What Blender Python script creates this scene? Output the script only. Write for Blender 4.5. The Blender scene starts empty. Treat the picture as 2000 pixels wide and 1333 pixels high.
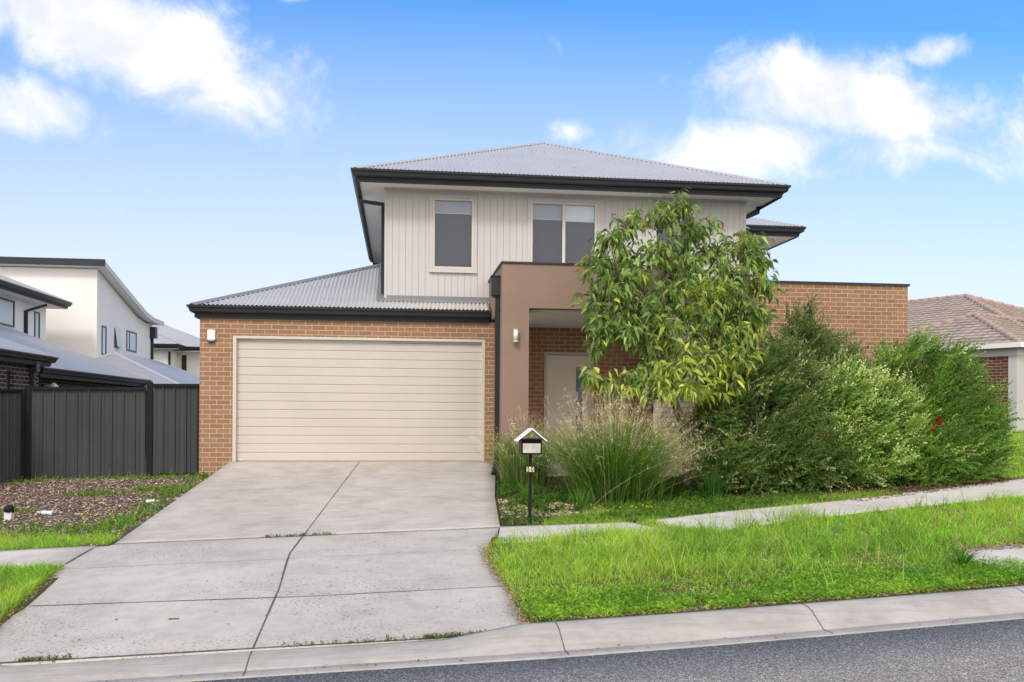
import bpy, math, random
import numpy as np
from mathutils import Vector, Matrix
RNG = np.random.default_rng(7)
random.seed(7)
scene = bpy.context.scene
COL = scene.collection
ORG = {}          # world origin of every object, so that children can be written in world metres

# ------------------------------------------------------------------ materials
def nt_new(name):
    m = bpy.data.materials.new(name); m.use_nodes = True
    nt = m.node_tree; nt.nodes.clear()
    out = nt.nodes.new('ShaderNodeOutputMaterial')
    b = nt.nodes.new('ShaderNodeBsdfPrincipled')
    nt.links.new(b.outputs[0], out.inputs[0])
    return m, nt, b, out
def N(nt, t, **k):
    n = nt.nodes.new(t)
    for a, v in k.items():
        if a.startswith('i_'): n.inputs[a[2:].replace('_', ' ')].default_value = v
        else: setattr(n, a, v)
    return n
def L(nt, a, b): nt.links.new(a, b)
def pos(nt): return nt.nodes.new('ShaderNodeNewGeometry').outputs['Position']
def noise(nt, scale, detail=4, rough=.55, vec=None, dist=0):
    n = N(nt, 'ShaderNodeTexNoise'); n.inputs['Scale'].default_value = scale
    n.inputs['Detail'].default_value = detail; n.inputs['Roughness'].default_value = rough
    n.inputs['Distortion'].default_value = dist
    L(nt, vec if vec is not None else pos(nt), n.inputs['Vector']); return n.outputs[0]
def ramp(nt, fac, stops):
    r = nt.nodes.new('ShaderNodeValToRGB'); cr = r.color_ramp
    while len(cr.elements) < len(stops): cr.elements.new(.5)
    for e, (p, c) in zip(cr.elements, stops):
        e.position = p
        e.color = (*(c if hasattr(c, '__len__') else (c, c, c)), 1)
    L(nt, fac, r.inputs[0]); return r.outputs[0]
def mix(nt, fac, a, b, mode='MIX'):
    m = nt.nodes.new('ShaderNodeMix'); m.data_type = 'RGBA'; m.blend_type = mode
    for s, v in ((m.inputs[0], fac), (m.inputs[6], a), (m.inputs[7], b)):
        if hasattr(v, 'is_linked'): L(nt, v, s)
        elif hasattr(v, '__len__'): s.default_value = (*v[:3], 1)
        else: s.default_value = v if s.type == 'VALUE' else (v, v, v, 1)
    return m.outputs[2]
def math_(nt, op, a, b=0., c=0.):
    m = nt.nodes.new('ShaderNodeMath'); m.operation = op
    for s, v in zip(m.inputs, (a, b, c)):
        if hasattr(v, 'is_linked'): L(nt, v, s)
        else: s.default_value = v
    return m.outputs[0]
def bump(nt, b, h, strength=.3, dist=.01):
    n = nt.nodes.new('ShaderNodeBump'); n.inputs['Strength'].default_value = strength
    n.inputs['Distance'].default_value = dist
    L(nt, h, n.inputs['Height']); L(nt, n.outputs[0], b.inputs['Normal'])
def plain(name, c, rough=.5, var=.08, vs=3., metal=0., spec=.5, bs=0., bscale=60):
    m, nt, b, o = nt_new(name)
    f = noise(nt, vs, 5, .6)
    col = mix(nt, ramp(nt, f, [(.3, 0.), (.7, 1.)]), tuple(x*(1-var) for x in c), tuple(min(1, x*(1+var)) for x in c))
    L(nt, col, b.inputs['Base Color'])
    b.inputs['Roughness'].default_value = rough; b.inputs['Metallic'].default_value = metal
    b.inputs['Specular IOR Level'].default_value = spec
    if bs: bump(nt, b, noise(nt, bscale, 3, .6), bs, .004)
    return m
def brick(name, c1, c2, mortar, uvec=(1, 1, 0), speck=(.05, .03, .02), sp=.6, off=(0, 0), hue2=None, mw=.0095):
    m, nt, b, o = nt_new(name)
    P = pos(nt)
    d = N(nt, 'ShaderNodeVectorMath', operation='DOT_PRODUCT'); L(nt, P, d.inputs[0]); d.inputs[1].default_value = uvec
    s = N(nt, 'ShaderNodeSeparateXYZ'); L(nt, P, s.inputs[0])
    c = N(nt, 'ShaderNodeCombineXYZ')
    L(nt, math_(nt, 'ADD', d.outputs['Value'], off[0]), c.inputs[0]); L(nt, math_(nt, 'ADD', s.outputs[2], off[1]), c.inputs[1])
    t = N(nt, 'ShaderNodeTexBrick'); L(nt, c.outputs[0], t.inputs['Vector'])
    t.inputs['Scale'].default_value = 1; t.inputs['Brick Width'].default_value = .24; t.inputs['Row Height'].default_value = .086
    t.inputs['Mortar Size'].default_value = mw*.5; t.inputs['Mortar Smooth'].default_value = .25; t.inputs['Bias'].default_value = 0
    t.inputs['Color1'].default_value = (*c1, 1); t.inputs['Color2'].default_value = (*c2, 1); t.inputs['Mortar'].default_value = (*mortar, 1)
    grain = noise(nt, 45, 5, .7)
    col = mix(nt, ramp(nt, grain, [(.56, 0.), (.66, 1.)]), t.outputs['Color'], speck)
    brickonly = mix(nt, math_(nt, 'MULTIPLY', ramp(nt, noise(nt, 52, 3, .7), [(.575, 0.), (.64, 1.)]), sp), t.outputs['Color'], speck)
    mor = mix(nt, ramp(nt, noise(nt, 1.3, 4), [(.45, 0.), (.7, .8)]), mortar, tuple(x*f for x, f in zip(mortar, (.92, .88, .66))))
    streak = mix(nt, ramp(nt, noise(nt, 9, 4, .6), [(.35, .0), (.75, .35)]), brickonly, tuple(x*.72 for x in c1))
    fin = mix(nt, t.outputs['Fac'], streak, mor)
    L(nt, fin, b.inputs['Base Color']); b.inputs['Roughness'].default_value = .85; b.inputs['Specular IOR Level'].default_value = .1
    h = math_(nt, 'SUBTRACT', math_(nt, 'MULTIPLY', noise(nt, 90, 3), .25), t.outputs['Fac'])
    bump(nt, b, h, .6, .006)
    return m
def concrete(name, base, warm, spk=.5, streaks=False, aggr=.62):
    m, nt, b, o = nt_new(name)
    P = pos(nt)
    big = noise(nt, .55, 6, .62, dist=.3)
    c = mix(nt, ramp(nt, big, [(.3, 0.), (.68, 1.)]), base, warm)
    c = mix(nt, ramp(nt, noise(nt, 2.3, 7, .72), [(.42, 0.), (.66, .55)]), c, tuple(x*.66 for x in warm))
    if streaks:
        mp = N(nt, 'ShaderNodeMapping'); mp.inputs['Scale'].default_value = (.9, 9, 1); L(nt, P, mp.inputs[0])
        c = mix(nt, ramp(nt, noise(nt, 2.2, 6, .68, mp.outputs[0], .4), [(.44, 0.), (.68, .5)]), c, tuple(x*.62 for x in warm))
    region = ramp(nt, noise(nt, .8, 4, .6), [(.38, .0), (.6, 1.)])
    fine = ramp(nt, noise(nt, 42, 3, .72), [(aggr, 0.), (aggr+.06, 1.)])
    f2 = math_(nt, 'MULTIPLY', math_(nt, 'MULTIPLY', fine, region), spk)
    c = mix(nt, f2, c, (.09, .085, .08))
    c = mix(nt, ramp(nt, noise(nt, 140, 2, .8), [(.3, .22), (.7, 0.)]), c, tuple(x*.62 for x in base))
    L(nt, c, b.inputs['Base Color']); b.inputs['Roughness'].default_value = .9; b.inputs['Specular IOR Level'].default_value = .2
    bump(nt, b, noise(nt, 80, 4, .7), .35, .006)
    return m
def leafmat(name, rough=.45, trans=.35, spec=.4):
    spec *= .3
    m, nt, b, o = nt_new(name)
    a = N(nt, 'ShaderNodeAttribute', attribute_name='tint')
    L(nt, a.outputs['Color'], b.inputs['Base Color'])
    b.inputs['Roughness'].default_value = rough; b.inputs['Specular IOR Level'].default_value = spec
    tr = nt.nodes.new('ShaderNodeBsdfTranslucent')
    tc = mix(nt, .5, a.outputs['Color'], (1, 1, .45), 'MULTIPLY'); g = mix(nt, 1., a.outputs['Color'], (1.5, 1.6, .9), 'MULTIPLY')
    L(nt, g, tr.inputs['Color'])
    ms = nt.nodes.new('ShaderNodeMixShader'); ms.inputs[0].default_value = trans
    L(nt, b.outputs[0], ms.inputs[1]); L(nt, tr.outputs[0], ms.inputs[2]); L(nt, ms.outputs[0], o.inputs[0])
    return m
def asphalt():
    m, nt, b, o = nt_new('asphalt')
    v = N(nt, 'ShaderNodeTexVoronoi'); v.inputs['Scale'].default_value = 120; L(nt, pos(nt), v.inputs['Vector'])
    s = N(nt, 'ShaderNodeSeparateColor'); L(nt, v.outputs['Color'], s.inputs[0])
    c = ramp(nt, s.outputs[0], [(0., (.13, .122, .112)), (.45, (.28, .262, .243)), (.78, (.42, .39, .36)), (.9, (.62, .58, .52)), (1., (.85, .80, .72))])
    c = mix(nt, ramp(nt, noise(nt, 1.2, 5, .6), [(.3, 0.), (.75, .35)]), c, (.17, .165, .16))
    c = mix(nt, ramp(nt, noise(nt, 120, 2, .8), [(.35, .4), (.6, 0.)]), c, (.045, .044, .043))
    L(nt, c, b.inputs['Base Color']); b.inputs['Roughness'].default_value = .9; b.inputs['Specular IOR Level'].default_value = .1
    bump(nt, b, v.outputs['Distance'], .6, .01)
    return m
def soil(name, c1, c2, c3):
    m, nt, b, o = nt_new(name)
    c = ramp(nt, noise(nt, 28, 6, .75), [(.3, c1), (.5, c2), (.72, c3)])
    c = mix(nt, ramp(nt, noise(nt, .7, 4), [(.4, 0.), (.7, .5)]), c, tuple(x*.6 for x in c2))
    L(nt, c, b.inputs['Base Color']); b.inputs['Roughness'].default_value = 1; b.inputs['Specular IOR Level'].default_value = .1
    bump(nt, b, noise(nt, 60, 4, .7), .8, .02); return m
def glass(name):
    m = bpy.data.materials.new(name); m.use_nodes = True; nt = m.node_tree; nt.nodes.clear()
    o = nt.nodes.new('ShaderNodeOutputMaterial'); t = nt.nodes.new('ShaderNodeBsdfTransparent'); g = nt.nodes.new('ShaderNodeBsdfGlossy')
    t.inputs[0].default_value = (.9, .93, .95, 1); g.inputs['Roughness'].default_value = .04; g.inputs[0].default_value = (.9, .95, 1, 1)
    f = nt.nodes.new('ShaderNodeFresnel'); f.inputs[0].default_value = 1.55
    ms = nt.nodes.new('ShaderNodeMixShader'); L(nt, math_(nt, 'MULTIPLY_ADD', f.outputs[0], .75, .0), ms.inputs[0])
    L(nt, t.outputs[0], ms.inputs[1]); L(nt, g.outputs[0], ms.inputs[2]); L(nt, ms.outputs[0], o.inputs[0]); return m

M = dict(
    brick=brick('tan_brick', (.365, .20, .11), (.30, .158, .084), (.46, .41, .37), off=(.03, .0), mw=.013, sp=.85),
    porchbrick=brick('tan_brick_porch', (.43, .235, .125), (.35, .18, .09), (.60, .52, .46), off=(.03, .0), mw=.013, sp=.7),  # same tan brick, coloured lighter to make up for the porch shade
    darkbrick=brick('charcoal_brick', (.07, .055, .06), (.045, .036, .042), (.50, .46, .40), sp=.2),
    redbrick=brick('red_brown_brick', (.16, .06, .045), (.11, .045, .036), (.50, .43, .36), uvec=(-math.sin(math.radians(26)), math.cos(math.radians(26)), 0), sp=.2),
    stone=brick('cream_stone', (.82, .76, .62), (.66, .58, .42), (.5, .45, .38), sp=.15, mw=.02),
    render=plain('brown_render', (.275, .19, .15), .92, .06, 1.4, spec=.2, bs=.5, bscale=140),
    cream=plain('cream_render', (.80, .78, .75), .9, .035, .7, spec=.2, bs=.25, bscale=110),
    greyrender=plain('grey_render', (.52, .51, .50), .9, .03, .7, spec=.2, bs=.25, bscale=110),
    clad=plain('cream_cladding', (.505, .49, .478), .7, .03, .9, spec=.3),
    trim=plain('cream_trim', (.56, .52, .455), .45, .03, 2),
    white=plain('white_trim', (.78, .77, .75), .6, .02, 2),
    soffit=plain('white_soffit', (.80, .78, .75), .8, .02, 1, spec=.2),
    dark=plain('charcoal_trim', (.028, .031, .036), .5, .1, 2.5, spec=.15),
    gutter=plain('charcoal_gutter', (.034, .037, .042), .42, .1, 2, spec=.2),
    roof=plain('grey_steel_roof', (.50, .485, .475), .40, .05, .8, metal=.25),
    roof2=plain('steel_roof_view_darkened', (.40, .395, .40), .40, .06, .8, metal=.25),  # roof steel darkened in its colour for the reflection at this view angle
    flash=plain('grey_flashing', (.20, .205, .215), .45, .08, 1.2, metal=.1),
    tile=plain('roof_tile', (.37, .30, .255), .85, .22, 2.2, bs=.4, bscale=40),
    tilecap=plain('ridge_tile', (.36, .27, .225), .85, .15, 3, bs=.4, bscale=40),
    fence=plain('fence_steel', (.056, .06, .063), .55, .12, 1.1, spec=.15),
    post=plain('fence_post', (.014, .016, .02), .5, .1, 2, spec=.1),
    frame_dark=plain('dark_window_frame', (.02, .022, .026), .4, .1, 2),
    gdoor=plain('garage_door_cream', (.535, .49, .44), .5, .055, .6, spec=.35, bs=.12, bscale=200),
    fdoor=plain('front_door_cream', (.78, .70, .60), .5, .02, 1),
    alarm=plain('alarm_white', (.80, .77, .68), .4, .02, 3),
    blue=plain('alarm_blue', (.01, .04, .12), .2, .02, 3),
    steel=plain('brushed_steel', (.72, .71, .70), .5, .06, 6, metal=.35),
    black=plain('black_paint', (.012, .014, .016), .5, .1, 4, spec=.12),
    lidwhite=plain('letterbox_roof_white', (.82, .83, .86), .35, .02, 4),
    facia=plain('letterbox_front_steel', (.52, .48, .46), .4, .2, 9, metal=.35),
    number=plain('number_cream', (.72, .64, .40), .5, .02, 4),
    sheer=plain('dark_screen_blind', (.072, .077, .10), .9, .05, 2, spec=.1),
    blind=plain('grey_roller_blind', (.46, .455, .52), .9, .03, 2, spec=.1),
    blindw=plain('white_roller_blind', (.93, .91, .95), .9, .03, 2, spec=.1),
    curtain=plain('pale_blind', (.62, .68, .72), .9, .03, 2, spec=.1),
    slab=concrete('concrete_upper', (.545, .505, .458), (.455, .415, .37), .25, True, .66),
    cross=concrete('concrete_crossing', (.545, .51, .46), (.455, .42, .375), .85, False, .57),
    kerb=concrete('concrete_kerb', (.45, .425, .395), (.37, .345, .315), .35, True, .64),
    path=concrete('concrete_path', (.60, .56, .51), (.53, .49, .44), .15, False, .66),
    joint=plain('joint_dirt', (.115, .10, .082), 1., .4, 20, spec=.1),
    asphalt=asphalt(),
    soil=soil('lawn_soil', (.05, .06, .02), (.11, .12, .04), (.2, .17, .08)),
    mulchs=soil('mulch_soil', (.04, .028, .02), (.12, .085, .065), (.24, .19, .155)),
    gardens=soil('garden_soil', (.03, .03, .015), (.07, .07, .03), (.14, .12, .06)),
    bark=plain('bark', (.17, .13, .095), .9, .35, 14, spec=.15, bs=.7, bscale=40),
    twig=plain('twig_bark', (.19, .15, .10), .85, .3, 10, spec=.2),
    leaf=leafmat('tree_leaf', .42, .3, .45), grass=leafmat('grass_blade', .5, .38, .3), needle=leafmat('needle_leaf', .5, .3, .3),
    dry=leafmat('dry_stalk', .8, .2, .15), chips=leafmat('bark_chips', .95, 0., .1), stones=leafmat('stones', .8, 0., .2),
    glass=glass('window_glass'),
    plastic=glass('bottle_plastic'), label=plain('bottle_label', (.05, .18, .55), .4, .02, 3), cap=plain('pvc_white', (.62, .62, .63), .5, .04, 8),
    red=leafmat('red_flower', .6, .1, .2),
)
M['plastic'].node_tree.nodes['Transparent BSDF'].inputs[0].default_value = (.75, .82, .9, 1)
M['plastic'].node_tree.nodes['Glossy BSDF'].inputs['Roughness'].default_value = .2

# ------------------------------------------------------------------ object helpers
def tag(o, label=None, cat=None, group=None, kind=None):
    for k, v in (('label', label), ('category', cat), ('group', group), ('kind', kind)):
        if v: o[k] = v
    return o
def empty(name, loc, label, cat, group=None):
    o = bpy.data.objects.new(name, None); COL.objects.link(o); o.location = loc; o.empty_display_size = .2
    ORG[o.name] = Vector(loc); return tag(o, label, cat, group)
def link(name, me, mat, parent=None):
    o = bpy.data.objects.new(name, me); COL.objects.link(o)
    if mat is not None: me.materials.append(mat)
    org = ORG[parent.name] if parent is not None else Vector((0, 0, 0))
    if parent is not None:
        o.parent = parent
        if org.length > 0: me.transform(Matrix.Translation(-org))
    ORG[o.name] = org.copy()
    return o
class MB:
    def __init__(s): s.v = []; s.f = []
    def add(s, vs, fs):
        n = len(s.v); s.v += [tuple(map(float, p)) for p in vs]; s.f += [tuple(n+i for i in f) for f in fs]; return s
    def box(s, x0, x1, y0, y1, z0, z1, fr=None, bev=0):
        vs = [(x, y, z) for z in (z0, z1) for y in (y0, y1) for x in (x0, x1)]
        if fr: vs = [fr(*p) for p in vs]
        return s.add(vs, [(0, 2, 3, 1), (4, 5, 7, 6), (0, 1, 5, 4), (2, 6, 7, 3), (0, 4, 6, 2), (1, 3, 7, 5)])
    def tube(s, pts, rad, n=6, caps=True):
        pts = [Vector(p) for p in pts]; k = len(pts)
        if not hasattr(rad, '__len__'): rad = [rad]*k
        rings = []; up = None
        for i, p in enumerate(pts):
            t = (pts[min(i+1, k-1)]-pts[max(i-1, 0)]).normalized()
            a = t.orthogonal().normalized() if up is None else (up-t*up.dot(t)).normalized()
            up = a; b = t.cross(a)
            rings.append([p+(a*math.cos(2*math.pi*j/n)+b*math.sin(2*math.pi*j/n))*rad[i] for j in range(n)])
        vs = [q for r in rings for q in r]; fs = []
        for i in range(k-1):
            for j in range(n): fs.append((i*n+j, i*n+(j+1) % n, (i+1)*n+(j+1) % n, (i+1)*n+j))
        if caps: fs += [tuple(range(n))[::-1], tuple(range((k-1)*n, k*n))]
        return s.add(vs, fs)
    def sweep(s, path, prof, closed=False, caps=True):
        # path: (x, y, z) corners at constant-ish height; profile (o, z), o to the RIGHT of travel
        P = [Vector(p) for p in path]; k = len(P); n = len(prof); vs = []
        for i in range(k):
            d0 = (P[i]-P[i-1]) if (i > 0 or closed) else (P[1]-P[0])
            d1 = (P[(i+1) % k]-P[i]) if (i < k-1 or closed) else (P[k-1]-P[k-2])
            d0.z = d1.z = 0; d0.normalize(); d1.normalize()
            n0 = Vector((d0.y, -d0.x, 0)); n1 = Vector((d1.y, -d1.x, 0))
            m = (n0+n1); m = m/max(.2, m.dot(n0))
            vs += [(P[i].x+m.x*o, P[i].y+m.y*o, P[i].z+z) for o, z in prof]
        fs = []
        for i in range(k if closed else k-1):
            j = (i+1) % k
            for a in range(n):
                b = (a+1) % n; fs.append((i*n+a, i*n+b, j*n+b, j*n+a))
        if caps and not closed: fs += [tuple(range(n))[::-1], tuple(range((k-1)*n, k*n))]
        return s.add(vs, fs)
    def build(s, name, mat, parent=None, smooth=False, bevel=0):
        me = bpy.data.meshes.new(name); me.from_pydata(s.v, [], s.f); me.update()
        if smooth: me.polygons.foreach_set('use_smooth', [True]*len(me.polygons))
        o = link(name, me, mat, parent)
        if bevel:
            b = o.modifiers.new('bevel', 'BEVEL'); b.width = bevel; b.segments = 2; b.limit_method = 'ANGLE'
        return o
def _build2(s, other, name, m1, m2, parent):
    nf = len(s.f); s.add(other.v, other.f); o = s.build(name, m1, parent, smooth=True)
    o.data.materials.append(m2)
    for p in o.data.polygons[nf:]: p.material_index = 1
    return o
MB.build2 = _build2
def box(name, mat, parent, *a, fr=None, bevel=0):
    return MB().box(*a, fr=fr).build(name, mat, parent, bevel=bevel)
def np_mesh(name, V, faces, C, mat, parent=None, smooth=False):
    # V (N,3); faces: list of (M,k) index arrays; C (N,3) linear tint per vertex
    me = bpy.data.meshes.new(name); V = np.asarray(V, np.float32)
    me.vertices.add(len(V)); me.vertices.foreach_set('co', V.ravel())
    loops = np.concatenate([f.ravel() for f in faces]).astype(np.int32)
    sizes = np.concatenate([np.full(len(f), f.shape[1]) for f in faces]).astype(np.int32)
    me.loops.add(len(loops)); me.loops.foreach_set('vertex_index', loops)
    me.polygons.add(len(sizes)); me.polygons.foreach_set('loop_start', np.concatenate([[0], np.cumsum(sizes)[:-1]]).astype(np.int32))
    if smooth: me.polygons.foreach_set('use_smooth', np.ones(len(sizes), bool))
    me.update(calc_edges=True)
    if C is not None:
        a = me.attributes.new('tint', 'FLOAT_COLOR', 'POINT')
        c = np.ones((len(V), 4), np.float32); c[:, :3] = np.clip(C, 0, 1); a.data.foreach_set('color', c.ravel())
    return link(name, me, mat, parent)
def struct(o): o['kind'] = 'structure'; return o
def stuff(o, label, cat): return tag(o, label, cat, kind='stuff')

# ------------------------------------------------------------------ terrain
def lerp_knots(q, ks): return np.interp(q, [k[0] for k in ks], [k[1] for k in ks])
KN = [(-40, -1.06), (-11, -.87), (-10.4, -.86), (-10.0, -.74), (-7.2, -.60), (-5.3, -.53), (0, -.18), (6.6, -.05), (60, .3)]
def H(x, y): return lerp_knots(y-.07*x, KN)+.03*np.clip(x, -25, 30)
DK = [(-10.05, -.81), (-9.9, -.80), (-8.6, -.69), (-7.2, -.585), (-5.8, -.53)]
def Hd(x, y):      # concrete driveway surface
    low = lerp_knots(y-.07*x, DK)+.03*x
    e = -5.75
    le = lerp_knots(e-.07*x, DK)+.03*x
    return np.where(y <= e, low, le+(0-le)*np.clip((y-e)/(-e), 0, 1))
def loft(name, A, B, zf, mat, thick=.12, ns=40, nt_=12, dz=0, parent=None):
    # sheet between polylines A and B (xy), draped on zf, with a skirt
    def samp(Pl, n):
        Pl = np.array(Pl, float); d = np.r_[0, np.cumsum(np.hypot(*np.diff(Pl, axis=0).T))]; t = np.linspace(0, d[-1], n)
        return np.c_[np.interp(t, d, Pl[:, 0]), np.interp(t, d, Pl[:, 1])]
    a, b = samp(A, ns), samp(B, ns)
    w = np.linspace(0, 1, nt_)[:, None, None]; g = a[None]*(1-w)+b[None]*w
    z = zf(g[..., 0], g[..., 1])+dz
    V = np.concatenate([g, z[..., None]], -1).reshape(-1, 3)
    idx = np.arange(ns*nt_).reshape(nt_, ns)
    F = np.stack([idx[:-1, :-1], idx[:-1, 1:], idx[1:, 1:], idx[1:, :-1]], -1).reshape(-1, 4)
    ring = np.r_[idx[0, :], idx[1:, -1], idx[-1, -2::-1], idx[-2:0:-1, 0]]
    low = V[ring].copy(); low[:, 2] -= thick; n0 = len(V); V = np.r_[V, low]
    k = len(ring); j = np.arange(k)
    S = np.stack([ring[j], n0+j, n0+(j+1) % k, ring[(j+1) % k]], -1)
    o = np_mesh(name, V, [F, S], None, mat, parent); return o

ROAD = [(-70, -12.2), (-14, -10.9), (-6, -10.5), (-2.08, -10.41), (-1.07, -10.38), (1.13, -10.34), (2.2, -10.27), (3.21, -10.18), (5.01, -10.0), (7, -9.72), (10, -9.1), (16, -7.3), (40, 3)]
def Hr(x, y): return lerp_knots(np.minimum(y-.07*x, -10.4), KN)+.03*np.clip(x, -25, 30)
# base ground: one sheet to the horizon
xs = np.r_[np.linspace(-400, -30, 12), np.linspace(-28, 32, 61), np.linspace(36, 400, 12)]
ys = np.r_[np.linspace(-300, -45, 8), np.linspace(-42, 40, 83), np.linspace(45, 600, 14)]
gx, gy = np.meshgrid(xs, ys); gz = H(gx, gy)-.22
idx = np.arange(gx.size).reshape(gx.shape)
F = np.stack([idx[:-1, :-1], idx[:-1, 1:], idx[1:, 1:], idx[1:, :-1]], -1).reshape(-1, 4)
struct(np_mesh('ground', np.stack([gx, gy, gz], -1).reshape(-1, 3), [F], None, M['soil']))
struct(loft('road', [(-70, -60), (60, -60)], ROAD, Hr, M['asphalt'], .1, 140, 60, 0))
# kerb: swept cross-section, dropped where the driveway meets the road
def kerbh(x): return float(np.interp(x, [-3.2, -2.7, .35, .95], [.135, .05, .05, .135]))
def resample(Pl, step):
    Pl = np.array(Pl, float); d = np.r_[0, np.cumsum(np.hypot(*np.diff(Pl, axis=0).T))]; t = np.arange(0, d[-1], step)
    return np.c_[np.interp(t, d, Pl[:, 0]), np.interp(t, d, Pl[:, 1])]
RP = resample([p for p in ROAD if -14 <= p[0] <= 16], .06)
tn = np.gradient(RP, axis=0); tn /= np.linalg.norm(tn, axis=1)[:, None]; nr = np.c_[-tn[:, 1], tn[:, 0]]
V = []; prof_n = 12
for p, n in zip(RP, nr):
    r = float(Hr(p[0], p[1])); k = kerbh(p[0]); 
    pr = [(-.02, -.1), (-.02, .006), (0, .008), (.115, .010), (.123, .003), (.131, .012), (.18, .02+k*.18), (.30, .012+k*.80), (.36, .01+k*.96), (.42, .01+k), (.47, .008+k), (.47, -.2)]
    V += [(p[0]+n[0]*o, p[1]+n[1]*o, r+z) for o, z in pr]
idx = np.arange(len(V)).reshape(-1, prof_n)
F = np.stack([idx[:-1, :-1], idx[1:, :-1], idx[1:, 1:], idx[:-1, 1:]], -1).reshape(-1, 4)
kerb = struct(np_mesh('kerb', np.array(V), [F], None, M['kerb'], None, True))
def kerb_pt(x):
    i = int(np.argmin(abs(RP[:, 0]-x))); return RP[i], nr[i]
jm = MB()
for x, sk in ((-1.03, .0), (1.22, .0), (3.35, -.0), (5.35, .0), (-4.6, 0), (7.6, 0)):
    p, n = kerb_pt(x); r = float(Hr(*p)); k = kerbh(x); t = Vector((n[1], -n[0], 0)); w = .004
    pts = [(0, .012), (.12, .014), (.135, .018), (.18, .024+k*.18), (.30, .016+k*.80), (.36, .014+k*.96), (.42, .014+k), (.475, .012+k)]
    L_ = [(p[0]+n[0]*o-t.x*(w-sk*(o-.2)), p[1]+n[1]*o-t.y*(w-sk*(o-.2)), r+z) for o, z in pts]
    R_ = [(p[0]+n[0]*o+t.x*(w+sk*(o-.2)), p[1]+n[1]*o+t.y*(w+sk*(o-.2)), r+z) for o, z in pts]
    jm.add(L_+R_, [(i, i+8, i+9, i+1) for i in range(7)])
struct(jm.build('kerb_joint', M['joint']))
def kb(x, off=.47):
    p, n = kerb_pt(x); return (p[0]+n[0]*off, p[1]+n[1]*off)
# driveway
CL = [(-3.15, -9.98), (-3.17, -9.5), (-3.24, -8.87), (-3.3, -8.11), (-3.40, -7.04), (-3.425, -6.8), (-3.425, -5.91), (-3.29, -5.80)]
CR = [kb(1.02), (.98, -9.3), (1.0, -8.7), (.93, -7.99), (.91, -7.26), (1.02, -6.6), (1.235, -5.70)]
struct(loft('driveway_crossing', CL, CR, Hd, M['cross'], .15, 60, 30))
struct(loft('driveway', [(-3.29, -5.785), (-3.02, .12)], [(1.245, -5.685), (1.40, -3.6), (1.76, -.35), (1.66, .12)], Hd, M['slab'], .35, 40, 24))
js = MB()
def strip(pts, w, zf, dz=.005):
    P = resample(pts, .08); P = np.r_[P, [pts[-1]]]
    t = np.gradient(P, axis=0); t /= np.linalg.norm(t, axis=1)[:, None]+1e-9; n = np.c_[-t[:, 1], t[:, 0]]
    w = w*(1+.2*np.sin(np.arange(len(P))*.37)+.15*np.sin(np.arange(len(P))*.11))
    a, b = P+n*w[:, None]/2, P-n*w[:, None]/2
    V = [(*q, float(zf(*q))+dz) for q in a]+[(*q, float(zf(*q))+dz) for q in b]; k = len(P)
    js.add(V, [(i, i+k, i+k+1, i+1) for i in range(k-1)])
CJ = [(-.72, -.02), (-1.13, -5.75), (-1.16, -6.84), (-1.08, -8.33), kb(-1.03, .48)]
strip(CJ[:2], .010, Hd); strip(CJ[1:], .015, Hd)
strip([(-3.28, -5.79), (1.24, -5.70)], .013, Hd)
strip([(-3.15, -8.53), (-.8, -8.6), (.95, -8.54)], .012, Hd); strip([(-3.3, -7.2), (.8, -7.05)], .005, Hd)
strip([(-3.05, -2.7), (1.5, -2.55)], .006, Hd)
strip([kb(x, .49) for x in (-3.2, -2, -1, 0, .6, 1.0)], .022, Hd)
strip([(-3.43, -6.05), (-3.41, -7.0)], .014, Hd)
struct(js.build('driveway_joint', M['joint']))
# footpaths
def Hp(x, y): return H(x, y)+.025
struct(loft('footpath', [(-40, -8.6), (-4.43, -6.03), (-3.43, -5.90)], [(-40, -9.8), (-4.2, -7.10), (-3.43, -7.02)], Hp, M['path'], .12, 60, 10))
struct(loft('footpath', [(1.25, -5.66), (2.80, -5.65), (2.88, -5.67)], [(1.10, -6.72), (2.2, -6.68), (3.28, -6.62)], Hp, M['path'], .12, 30, 10))
struct(loft('footpath', [(3.15, -5.62), (4.3, -5.1), (5.9, -4.66), (7.9, -3.97), (9.7, -3.32), (16, -.9), (40, 9)], [(3.68, -6.6), (4.54, -6.15), (6.25, -5.5), (8.93, -4.72), (10.5, -4.1), (17, -2.2), (40, 7.5)], Hp, M['path'], .12, 90, 10, .006))
struct(loft('kerb_ramp', [(5.6, -8.55), (5.85, -8.05), (6.5, -7.9)], [(5.75, -9.22), (6.6, -9.2), (8.0, -8.9)], lambda x, y: H(x, y)+.03, M['path'], .12, 20, 10))
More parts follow.
